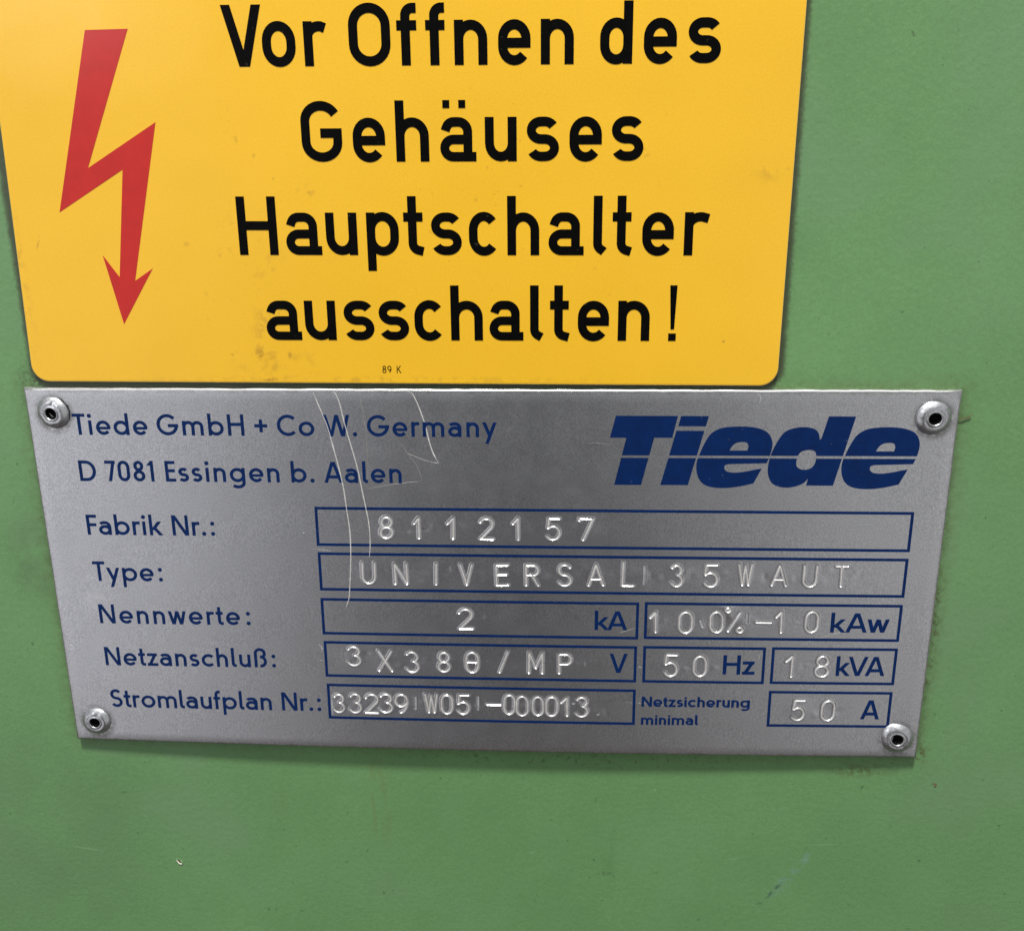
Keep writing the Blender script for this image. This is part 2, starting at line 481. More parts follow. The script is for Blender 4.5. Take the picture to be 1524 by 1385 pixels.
def ribbon(pts, w, closed=False):
    q = [pts[0]]
    for p in pts[1:]:
        if (p[0] - q[-1][0]) ** 2 + (p[1] - q[-1][1]) ** 2 > 1e-8:
            q.append(p)
    pts = q
    n = len(pts)
    Ls, Rs = [], []
    for i in range(n):
        a = pts[(i - 1) % n] if (closed or i > 0) else None
        b = pts[(i + 1) % n] if (closed or i < n - 1) else None
        p = pts[i]
        d1 = Vector(p) - Vector(a) if a else None
        d2 = Vector(b) - Vector(p) if b else None
        d1 = (d1 or d2).normalized()
        d2 = (d2 or d1).normalized()
        n1, n2 = Vector((-d1.y, d1.x)), Vector((-d2.y, d2.x))
        m = n1 + n2
        m.normalize()
        k = w / 2 / max(0.45, m.dot(n1))
        Ls.append((p[0] + m.x * k, p[1] + m.y * k))
        Rs.append((p[0] - m.x * k, p[1] - m.y * k))
    out = []
    for i in range(n if closed else n - 1):
        j = (i + 1) % n
        out.append([Ls[i], Rs[i], Rs[j], Ls[j]])
    return out
def L(x0, y0, x1, y1, w):
    return ribbon([(x0, y0), (x1, y1)], w)
def D(x0, y0, x1, y1, w):
    """slanted stroke cut off horizontally at both ends"""
    k = w / 2 * math.hypot(x1 - x0, y1 - y0) / abs(y1 - y0)
    return [[(x0 - k, y0), (x0 + k, y0), (x1 + k, y1), (x1 - k, y1)]]
def P(w, *parts, closed=False):
    pts = []
    for p in parts:
        pts += p if isinstance(p, list) else [p]
    return ribbon(pts, w, closed)
def stadium(x0, y0, x1, y1, rx, ry):
    return (arc(x1 - rx, y1 - ry, rx, ry, 0, 90, 8) + arc(x0 + rx, y1 - ry, rx, ry, 90, 180, 8) +
            arc(x0 + rx, y0 + ry, rx, ry, 180, 270, 8) + arc(x1 - rx, y0 + ry, rx, ry, 270, 360, 8))
def dot(cx, cy, r):
    return [ell(cx, cy, r, r, 16)]
def sq(x0, y0, x1, y1):
    return [[(x0, y0), (x1, y0), (x1, y1), (x0, y1)]]

# engraved road-sign style letters of the warning sign: unit cap height, ink width wd
def sign_glyph(ch, wd, w=0.142, x=0.725):
    h = w / 2
    a = wd - h
    c = wd / 2
    rx = (wd - w) / 2
    ry = 0.225
    yt = x - h
    if ch == 'n': return L(h, 0, h, x, w) + P(w, arc(c, yt - ry, rx, ry, 178, 0), (a, 0))
    if ch == 'h': return L(h, 0, h, 1, w) + P(w, arc(c, yt - ry, rx, ry, 178, 0), (a, 0))
    if ch == 'u': return L(a, 0, a, x, w) + P(w, (h, x), arc(c, h + ry, rx, ry, 180, 358))
    if ch == 'o': return P(w, stadium(h, h - .01, a, yt + .01, rx, 0.25), closed=True)
    if ch == 'r': return L(h, 0, h, x, w) + P(w, arc(h + .2, yt - .16, .2, .16, 178, 82), (wd, yt - .03))
    if ch == 'p': return L(h, -.275, h, x, w) + P(w, stadium(h, h - .01, a, yt + .01, rx, 0.23), closed=True)
    if ch == 'd': return L(a, 0, a, 1, w) + P(w, stadium(h, h - .01, a, yt + .01, rx, 0.23), closed=True)
    if ch == 'e': return L(h, .35, a, .35, w) + P(w, (a, .35 - h), arc(c, yt - ry, rx, ry, 0, 180), arc(c, h - .01 + ry, rx, ry, 180, 322))
    if ch == 'c': return P(w, arc(c, yt + .01 - ry, rx, ry, 38, 180), arc(c, h - .01 + ry, rx, ry, 180, 322))
    if ch == 's':
        ru = (x - w) / 4
        ym = x / 2
        return P(w, arc(a - .17, yt - ru, .17, ru, 32, 90), arc(h + .165, yt - ru, .165, ru, 90, 270), arc(a - .165, h + ru, .165, ru, 90, -90), arc(h + .17, h + ru, .17, ru, 270, 206))
    if ch in 'aä':
        xs = wd - .068 - h
        g = P(w, (h + .015, .505), (h + .03, .55), arc(h + .165, yt - .125, .135, .125, 160, 90), arc(xs - .16, yt - .16, .16, .16, 90, 0), (xs, 0))
        rb = (.362 - h) / 2
        g += P(w, (xs, .362), arc(h + .15, h + rb, .15, rb, 90, 270), (wd, h))
        if ch == 'ä': g += sq(.055, .872, .175, 1.0) + sq(.33, .872, .45, 1.0)
        return g
    if ch in 'tl':
        xs = h if ch == 'l' else .155
        g = P(w, (xs, 1), arc(xs + .135, h + .13, .135, .13, 180, 246), (wd, .062))
        if ch == 't': g += L(0, x - h, wd, x - h, w)
        return g
    if ch == 'f':
        xs = .155
        return P(w, (xs, 0), arc(xs + .125, 1 - h - .125, .125, .125, 180, 96), (wd, 1 - h)) + L(0, x - h, wd, x - h, w)
    if ch == 'V':
        k = .072
        return D(k, 1, c - .012, 0, w) + D(wd - k, 1, c + .012, 0, w)
    if ch == 'H': return L(h, 0, h, 1, w) + L(a, 0, a, 1, w) + L(h, .505, a, .505, w)
    if ch == 'G': return P(w, arc(c, 1 - h - .25, rx, .25, 28, 180), arc(c, h + .25, rx, .25, 180, 360), (a, .475 + h)) + L(c - .02, .475, a, .475, w)
    if ch == 'Ö': return P(w, stadium(h, h - .01, a, 1 - h + .01, rx, 0.28), closed=True) + sq(.12, 1.08, .26, 1.22) + sq(wd - .26, 1.08, wd - .12, 1.22)
    if ch == '!': return [[(.012, 1), (.142, 1), (.11, .21), (.045, .21)]] + sq(.008, 0, .146, .135)
    raise KeyError(ch)

# round sans letters printed on the nameplate: returns strokes, ink width, (left, right) spacing weight
def print_glyph(ch, w=0.152, x=0.685):
    h = w / 2
    yt = x - h
    def bowl(x0, x1): return P(w, ell((x0 + x1) / 2, x / 2, (x1 - x0) / 2, x / 2 - h, 30), closed=True)
    if ch in 'bdpgq':
        wd = .72
        a = wd - h
        B = bowl(h, a)
        if ch == 'b': return B + L(h, 0, h, 1.03, w), wd, (1, .7)
        if ch == 'p': return B + L(h, -.31, h, x, w), wd, (1, .7)
        if ch == 'd': return B + L(a, 0, a, 1.03, w), wd, (.7, 1)
        return B + P(w, (a, x), (a, -.02), arc(wd / 2, -.03, wd / 2 - h, .20, 0, -140)), wd, (.7, 1)
    if ch == 'o': return bowl(h, .72 - h), .72, (.7, .7)
    if ch == 'e':
        wd = .68
        rx = wd / 2 - h
        a0 = math.degrees(math.asin((.31 - x / 2) / (x / 2 - h)))
        return P(w, arc(wd / 2, x / 2, rx, x / 2 - h, a0, 322, 28)) + L(h, .325, wd - h * .4, .325, w * .85), wd, (.7, .6)
    if ch == 'c':
        wd = .62
        return P(w, arc(.36, x / 2, .36 - h, x / 2 - h, 45, 315, 24)), wd, (.7, .45)
    if ch in 'nhmru':
        rr_ = .19
        if ch == 'm':
            wd = .98
            c1, c2 = (h + wd / 2) / 2, (wd - h + wd / 2) / 2
            r1 = wd / 4 - h / 2
            return L(h, 0, h, x, w) + P(w, arc(c1, yt - rr_, r1, rr_, 178, 0), (wd / 2, 0)) + P(w, arc(c2, yt - rr_, r1, rr_, 178, 0), (wd - h, 0)), wd, (1, 1)
        if ch == 'r': return L(h, 0, h, x, w) + P(w, arc(h + .17, yt - .17, .17, .17, 178, 90), (.37, yt)), .37, (1, .3)
        wd = .57
        a = wd - h
        if ch == 'u': return L(a, 0, a, x, w) + P(w, (h, x), arc(wd / 2, h + .2, wd / 2 - h, .2, 180, 358)), wd, (1, 1)
        return L(h, 0, h, x if ch == 'n' else 1.03, w) + P(w, arc(wd / 2, yt - .2, wd / 2 - h, .2, 178, 0), (a, 0)), wd, (1, 1)
    if ch == 'i': return L(.1, 0, .1, x, w) + dot(.1, .9, .1), .2, (.8, .8)
    if ch == 'l': return P(w, (h, 1.03), (h, .19), arc(h + .12, .19, .12, .115, 180, 245), (.24, .07)), .24, (1, .6)
    if ch == 't': return P(w, (.17, .93), (.17, .19), arc(.29, .19, .12, .115, 180, 250), (.36, h)) + L(0, x - h, .35, x - h, w), .36, (.4, .4)
    if ch == 'f': return P(w, (.15, 0), (.15, .82), arc(.29, .82, .14, .14, 180, 100), (.36, .965)) + L(0, x - h, .34, x - h, w), .37, (.4, .2)
    if ch == 'a':
        wd = .60
        a = wd - h
        rb = (.42 - h) / 2
        return (P(w, arc(.26, yt - .19, .22, .19, 140, 90), (.30, yt), arc(a - .2, yt - .2, .2, .2, 90, 0), (a, 0)) +
                P(w, ell(wd / 2 - .005, h + rb, wd / 2 - h, rb, 26), closed=True), wd, (.6, 1))
    if ch == 's' or ch == 'S':
        X = 1.0 if ch == 'S' else x
        wd = .62 if ch == 'S' else .5
        ru = (X - w) / 4
        r1, r2 = wd / 2 - h - .02, wd / 2 - h
        return P(w, arc(wd / 2, X - h - ru, r1, ru, 30, 250, 18), arc(wd / 2, h + ru, r2, ru, 70, -150, 18)), wd, (.6, .6)
    if ch == 'z': return L(.01, x - h, .52, x - h, w) + L(0, h, .54, h, w) + D(.41, x - h, .13, h, w), .54, (.5, .5)
    if ch == 'w':
        k = .085
        return D(k, x, .26, 0, w) + D(.45, x, .27, 0, w) + D(.45, x, .63, 0, w) + D(.90 - k, x, .64, 0, w), .90, (.3, .3)
    if ch == 'W':
        k = .085
        return D(k, 1, .34, 0, w) + D(.62, 1, .36, 0, w) + D(.62, 1, .88, 0, w) + D(1.22 - k, 1, .90, 0, w), 1.22, (.3, .3)
    if ch == 'y': return D(.66 - .085, x, .21, -.31, w) + D(.085, x, .34, .05, w), .66, (.3, .3)
    if ch == 'k': return L(h, 0, h, 1.03, w) + D(.50, x, .14, .25, w) + D(.215, .40, .54, 0, w), .63, (1, .3)
    if ch == 'T': return L(0, 1 - h, .60, 1 - h, w) + L(.30, 0, .30, 1, w), .60, (.35, .2)
    if ch == 'G': return P(w, arc(.5, .5, .5 - h, .5 - h, 42, 352, 36)) + L(.52, .455, 1.0, .455, w), 1.0, (.7, .7)
    if ch == 'C': return P(w, arc(.5, .5, .5 - h, .5 - h, 45, 315, 34)), .87, (.7, .4)
    if ch == 'H': return L(h, 0, h, 1, w) + L(.76 - h, 0, .76 - h, 1, w) + L(h, .53, .76 - h, .53, w), .76, (1, 1)
    if ch == 'N':
        return L(h, 0, h, 1, w) + L(.78 - h, 0, .78 - h, 1, w) + D(.095, 1, .685, 0, w), .78, (1, 1)
    if ch == 'D': return L(h, 0, h, 1, w) + P(w, (h, h), (.34, h), arc(.34, .5, .46 - h, .5 - h, -90, 90, 18), (h, 1 - h)), .80, (1, .7)
    if ch == 'E': return L(h, 0, h, 1, w) + L(h, 1 - h, .48, 1 - h, w) + L(h, .53, .46, .53, w) + L(h, h, .48, h, w), .48, (1, .5)
    if ch == 'F': return L(h, 0, h, 1, w) + L(h, 1 - h, .50, 1 - h, w) + L(h, .50, .47, .50, w), .50, (1, .3)
    if ch == 'A': return D(.085, 0, .42, 1, w) + D(.79, 0, .455, 1, w) + L(.2, .28, .68, .28, w), .875, (.3, .3)
    if ch == 'V': return D(.085, 1, .425, 0, w) + D(.79, 1, .45, 0, w), .875, (.3, .3)
    if ch == 'K': return L(h, 0, h, 1, w) + D(.52, 1, .12, .45, w) + D(.22, .58, .54, 0, w), .62, (1, .3)
    if ch == 'ß': return (P(w, (h, 0), (h, .76), arc(.30, .76, .30 - h, .27 - h + .01, 180, 0, 16), arc(.39, .74, .14, .16, -5, -80, 6)) +
                          P(w, (.30, .565), arc(.33, .32, .30 - h, .32 - h, 88, -90, 18), (.28, h)), .63, (1, .7))
    if ch == '0': return P(w, stadium(h, h, .57 - h, 1 - h, .57 / 2 - h, .24), closed=True), .57, (.7, .7)
    if ch == '8': return P(w, ell(.28, .745, .225 - h + .01, .255 - h, 22), closed=True) + P(w, ell(.28, .275, .28 - h, .275 - h, 22), closed=True), .56, (.7, .7)
    if ch == '9': return P(w, ell(.28, .68, .28 - h, .32 - h, 22), closed=True) + P(w, (.56 - h, .68), arc(.14, .68, .42 - h, .6, 0, -72, 8)), .56, (.7, .7)
    if ch == '7': return L(0, 1 - h, .5, 1 - h, w) + D(.405, 1 - h, .19, 0, w), .5, (.4, .2)
    if ch == '1': return L(.30 - h, 0, .30 - h, 1, w) + D(.235, .96, .06, .77, w * .9), .30, (.4, 1)
    if ch == '+': return L(0, .47, .60, .47, w) + L(.30, .17, .30, .77, w), .60, (.6, .6)
    if ch == '.': return dot(.1, .1, .1), .2, (.8, .8)
    if ch == ':': return dot(.1, .1, .1) + dot(.1, .60, .1), .2, (1.9, .9)
    raise KeyError(ch)

def printed(name, text, u0, u1, v0, v1, cap, mat, parent, hfun, z0, z1, label, w=0.152, space=0.34, xs=1.0, x=0.685):
    """one printed run from u0 to u1, its baseline going from v0 to v1"""
    items = [None if c == ' ' else print_glyph(c, w, x) for c in text]
    items = [g and ([[(px * xs, py) for px, py in p] for p in g[0]], g[1] * xs, g[2]) for g in items]
    tot = sum(g[1] for g in items if g)
    gaps, sp, prev = [], 0, None
    for g in items:
        if g is None:
            sp += 1
            continue
        if prev:
            gaps.append(((prev[2][1] + g[2][0]) / 2, sp))
        prev, sp = g, 0
    need = (u1 - u0) / cap - tot - sum(s * space for _, s in gaps)
    k = need / max(1e-6, sum(q for q, _ in gaps))
    V, F = [], []
    xc, gi = 0.0, 0
    for g in items:
        if g is None:
            continue
        if gi > 0:
            q, s = gaps[gi - 1]
            xc += q * k + s * space
        gi += 1
        v2, t2 = solid(g[0])
        pts = []
        for (gx_, y) in v2:
            u = u0 + (xc + gx_) * cap
            pts.append((u, v0 + (v1 - v0) * (u - u0) / max(1e-6, u1 - u0) + y * cap))
        vv, ff = raise_solid(pts, t2, hfun, z0, z1)
        b = len(V)
        V += vv
        F += [tuple(i + b for i in f) for f in ff]
        xc += g[1]
    return mesh(name, V, F, mat, parent, label=label)

# ================================================================== the machine housing panel
def grid_plane(x0, x1, y0, y1, n):
    xs = np.linspace(x0, x1, n)
    ys = np.linspace(y0, y1, n)
    V = [(x, y, 0.0) for y in ys for x in xs]
    F = [(j * n + i, j * n + i + 1, (j + 1) * n + i + 1, (j + 1) * n + i) for j in range(n - 1) for i in range(n - 1)]
    return V, F
X0, X1, Y0, Y1 = -170.0, 330.0, -270.0, 230.0
V, F = grid_plane(X0, X1, Y0, Y1, 41)
b = len(V)
V += [(X0, Y0, -2.0), (X1, Y0, -2.0), (X1, Y1, -2.0), (X0, Y1, -2.0)]
F.append((b, b + 3, b + 2, b + 1))
n = 41
F += [tuple([b, b + 1] + list(range(n - 1, -1, -1))), tuple([b + 2, b + 3] + list(range(n * (n - 1), n * n))),
      tuple([b + 1, b + 2] + [n * k + n - 1 for k in range(n - 1, -1, -1)]), tuple([b + 3, b] + [n * k for k in range(n)])]
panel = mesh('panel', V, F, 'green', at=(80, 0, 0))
panel['kind'] = 'structure'
panel['label'] = 'green painted sheet metal housing behind the yellow sign and the rating plate'

# paint chip: a small crater with a raised pale lip
def chip(u, v, r, el, ang, name, label, dark=False):
    Vc, Fc = [], []
    nr, na = 6, 18
    prof = [(0.0, .02), (.35, .025), (.62, .05), (.80, .16), (.92, .12), (1.3, .004)]
    ca, sa = math.cos(math.radians(ang)), math.sin(math.radians(ang))
    jit = [1 + random.uniform(-.14, .14) for _ in range(na)]
    for (rr_, z) in prof:
        for i in range(na):
            t = 2 * math.pi * i / na
            x, y = r * rr_ * math.cos(t) * jit[i], r * el * rr_ * math.sin(t) * jit[i]
            Vc.append((u + x * ca - y * sa, v + x * sa + y * ca, z * (1.4 if math.sin(t) < 0.2 else .4) + .004))
    for k in range(nr - 1):
        for i in range(na):
            j = (i + 1) % na
            Fc.append((k * na + i, (k + 1) * na + i, (k + 1) * na + j, k * na + j))
    fm = [1 if k < 2 else (0 if 0.38 < i / na < 0.80 else 2) for k in range(nr - 1) for i in range(na)]
    if dark:
        fm = [1] * len(fm)
    return mesh(name, Vc, Fc, None, panel, smooth=True, mats=['chip', 'fibre', 'green'], fmat=fm, label=label)
chip(16.4, -98.3, .42, 1.9, 30, 'paint_chip', 'pale crescent shaped paint chip')
chip(165.05, -75.9, .22, 1.0, 0, 'paint_chip', 'tiny dark speck', dark=True)
# short dried fibre stuck right of the plate's upper right corner
def tube(pts, r, name, mat, parent, label=None, at=None):
    Vt, Ft = [], []
    k = 6
    for i, p in enumerate(pts):
        a_ = Vector(pts[max(i - 1, 0)])
        b_ = Vector(pts[min(i + 1, len(pts) - 1)])
        t = (b_ - a_).normalized()
        s = t.cross(Vector((0, 0, 1))).normalized()
        q = s.cross(t)
        rr_ = r * (0.6 if i in (0, len(pts) - 1) else 1)
        for j in range(k):
            an = 2 * math.pi * j / k
            Vt.append(tuple(Vector(p) + s * rr_ * math.cos(an) + q * rr_ * math.sin(an)))
    for i in range(len(pts) - 1):
        for j in range(k):
            Ft.append((i * k + j, i * k + (j + 1) % k, (i + 1) * k + (j + 1) % k, (i + 1) * k + j))
    Ft += [tuple(range(k - 1, -1, -1)), tuple(range((len(pts) - 1) * k, len(pts) * k))]
    return mesh(name, Vt, Ft, mat, parent, smooth=True, label=label, at=at)
fib = tube([(160.3, -4.7, .25), (161.0, -4.55, .35), (161.7, -4.35, .3), (162.2, -4.2, .3), (162.5, -3.8, .35)], .10, 'fibre', 'fibre', None, at=(161, -4.5, 0))
fib['label'] = 'short brown fibre stuck to the green panel beside the upper right rivet'
fib['category'] = 'fibre'

# ================================================================== the yellow warning sign
sign = thing('warning_sign', (66, 1.4, 0), 'yellow plastic warning sign with black lettering and a red lightning arrow, above the metal plate', 'warning sign')
HS = 1.0
flat = lambda u, v: HS
# rounded outline, sheared very slightly like the real board
C4 = [(1.72, 1.60), (129.80, 1.12), (130.15, 71.6), (3.55, 72.1)]
RC = 3.0
def rounded(corners, r, ins, k=8):
    out = []
    m = len(corners)
    for i in range(m):
        p0, p, p1 = Vector(corners[i - 1]), Vector(corners[i]), Vector(corners[(i + 1) % m])
        a_, b_ = (p0 - p).normalized(), (p1 - p).normalized()
        cc = p + (a_ + b_) * r
        for j in range(k + 1):
            t = math.pi / 2 * j / k
            d = (-b_) * math.cos(t) + (-a_) * math.sin(t)
            # order runs from the incoming side to the outgoing side
            out.append(tuple(cc + d * (r - ins)))
    return out
rings = [(0.30, HS), (0.10, HS - .03), (0.02, HS - .10), (0.0, HS - .22), (0.0, 0.05)]
V, F, fm = [], [], []
m = None
for ins, z in rings:
    ring = rounded(C4, RC, ins)
    m = len(ring)
    V += [(p[0], p[1], z) for p in ring]
F.append(tuple(range(m)))
fm.append(0)
for k in range(len(rings) - 1):
    for i in range(m):
        j = (i + 1) % m
        F.append((k * m + i, (k + 1) * m + i, (k + 1) * m + j, k * m + j))
        fm.append(0 if k < 1 else 2 if k < 3 else 1)
F.append(tuple(range(len(V) - 1, len(V) - m - 1, -1)))
fm.append(1)
mesh('board', V, F, None, sign, mats=['yellow', 'yellow_core', 'yellow_edge'], fmat=fm)

arrow = [(18.84, 57.53), (25.72, 57.6), (16.48, 36.94), (28.52, 43.85), (22.08, 18.83), (25.34, 20.86), (19.25, 11.58), (17.07, 23.02), (19.5, 19.45), (22.2, 36.65), (10.7, 30.03)]
v2, t2 = solid([arrow])
V, F = raise_solid(v2, t2, flat, -.01, .035)
mesh('lightning_arrow', V, F, 'red', sign, label='red zigzag lightning bolt with a downward arrow head')

LINES = [
    ('Vor Öffnen des', 51.87, -.0068, 43.5, 8.85, [('V', 40.74, 6.1), ('o', 46.81, 5.26), ('r', 53.39, 3.39), ('Ö', 60.46, 6.5), ('f', 67.96, 3.1), ('f', 72.43, 3.0), ('n', 76.87, 5.11), ('e', 83.64, 5.0), ('n', 90.2, 5.08), ('d', 99.28, 4.95), ('e', 105.94, 5.0), ('s', 112.67, 4.98)]),
    ('Gehäuses', 37.55, -.0062, 55.0, 9.15, [('G', 52.02, 6.54), ('e', 60.28, 5.18), ('h', 67.18, 5.29), ('ä', 74.25, 5.74), ('u', 81.38, 5.03), ('s', 88.01, 5.08), ('e', 94.73, 5.09), ('s', 101.36, 4.99)]),
    ('Hauptschalter', 23.0, -.0055, 43.0, 9.3, [('H', 40.42, 6.5), ('a', 48.33, 5.9), ('u', 55.01, 5.17), ('p', 61.75, 5.29), ('t', 67.86, 3.16), ('s', 72.37, 4.97), ('c', 78.53, 4.92), ('h', 84.79, 5.18), ('a', 91.47, 5.71), ('l', 98.7, 1.74), ('t', 101.77, 3.02), ('e', 106.58, 5.05), ('r', 113.29, 3.81)]),
    ('ausschalten!', 8.88, -.0024, 46.0, 9.1, [('a', 43.88, 5.98), ('u', 50.51, 5.26), ('s', 57.16, 5.1), ('s', 63.08, 5.05), ('c', 69.08, 5.05), ('h', 75.2, 5.35), ('a', 81.66, 5.67), ('l', 88.45, 1.89), ('t', 91.75, 3.11), ('e', 96.37, 5.16), ('n', 103.0, 5.23), ('!', 111.28, 1.4)]),
]
for text, v0, sl, uref, cap, glyphs in LINES:
    V, F = [], []
    for ch, u0, wd in glyphs:
        v2, t2 = solid(sign_glyph(ch, wd / cap, 1.42 / cap))
        pts = [(u0 + x * cap, v0 + sl * (u0 + x * cap - uref) + y * cap) for x, y in v2]
        vv, ff = raise_solid(pts, t2, flat, -.01, .06)
        b = len(V)
        V += vv
        F += [tuple(i + b for i in f) for f in ff]
    mesh('text_line', V, F, 'black', sign, label='black lettering reading "%s"' % text)
printed('print_mark', '89 K', 63.25, 66.5, 3.22, 3.22, 1.25, 'black', sign, flat, -.01, .03, 'tiny black print mark reading "89 K"', w=.11, space=.55)

# ================================================================== the nameplate
plate = thing('nameplate', (80, -69, 0), 'silver aluminium rating plate with blue printing and stamped characters, riveted below the yellow sign', 'nameplate')

# stamped characters: skeletons in a unit box
def stamp(ch):
    o = [stad(0, 0, 1, 1, .5, .33)]
    if ch == '0': return o
    if ch == 'Q': return o + [[(.12, .5), (.88, .5)]]
    if ch == '1': return [[(.85, 0), (.85, 1), (.1, .72)]]
    if ch == '2': return [arc(.48, .72, .48, .28, 165, -35, 16) + [(0, 0), (1, 0)]]
    if ch == '3': return [arc(.46, .76, .44, .24, 155, -75, 14), arc(.46, .27, .52, .27, 80, -155, 16)]
    if ch == '5': return [[(.95, 1), (.12, 1), (.06, .54)] + arc(.46, .32, .52, .32, 128, -150, 16)]
    if ch == '7': return [[(0, .9), (0, 1), (1, 1), (.35, 0)]]
    if ch == '8': return [ell(.5, .76, .42, .24, 20) + [(.92, .76)], ell(.5, .26, .5, .26, 20) + [(1, .26)]]
    if ch == '9': return [ell(.5, .68, .5, .32, 20) + [(1, .68)], [(1, .68)] + arc(.35, .62, .65, .62, 0, -80, 9)]
    if ch == 'o': return [ell(.5, .5, .5, .5, 14) + [(1, .5)]]
    if ch == '/': return [[(0, 0), (1, 1)]]
    if ch == '\\': return [[(0, 1), (1, 0)]]
    if ch == '-': return [[(0, .5), (1, .5)]]
    if ch == '|': return [[(.5, 0), (.5, 1)]]
    if ch == '(': return [arc(-.2, .5, 1.0, .6, -55, 55, 8)]
    if ch == '.': return [[(.5, .5), (.5, .55)]]
    if ch == 'U': return [[(0, 1)] + arc(.5, .33, .5, .33, 180, 360, 14) + [(1, 1)]]
    if ch == 'N': return [[(0, 0), (0, 1), (1, 0), (1, 1)]]
    if ch == 'I': return [[(.5, 0), (.5, 1)]]
    if ch == 'V': return [[(0, 1), (.5, 0), (1, 1)]]
    if ch == 'E': return [[(1, 1), (0, 1), (0, 0), (1, 0)], [(0, .53), (.85, .53)]]
    if ch == 'R': return [[(0, 0), (0, 1), (.6, 1)] + arc(.6, .76, .4, .24, 90, -90, 10) + [(0, .52)], [(.5, .52), (1, 0)]]
    if ch == 'P': return [[(0, 0), (0, 1), (.6, 1)] + arc(.6, .74, .4, .26, 90, -90, 10) + [(0, .48)]]
    if ch == 'S': return [arc(.5, .75, .46, .25, 25, 255, 14) + arc(.5, .25, .5, .25, 75, -155, 14)]
    if ch == 'A': return [[(0, 0), (.5, 1), (1, 0)], [(.2, .30), (.8, .30)]]
    if ch == 'L': return [[(0, 1), (0, 0), (1, 0)]]
    if ch == 'W': return [[(0, 1), (.27, 0), (.5, .95), (.73, 0), (1, 1)]]
    if ch == 'X': return [[(0, 0), (1, 1)], [(0, 1), (1, 0)]]
    if ch == 'M': return [[(0, 0), (0, 1), (.5, .25), (1, 1), (1, 0)]]
    if ch == 'T': return [[(0, 1), (1, 1)], [(.5, 0), (.5, 1)]]
    raise KeyError(ch)
def stad(x0, y0, x1, y1, rx, ry):
    s = stadium(x0, y0, x1, y1, rx, ry)
    return s + [s[0]]

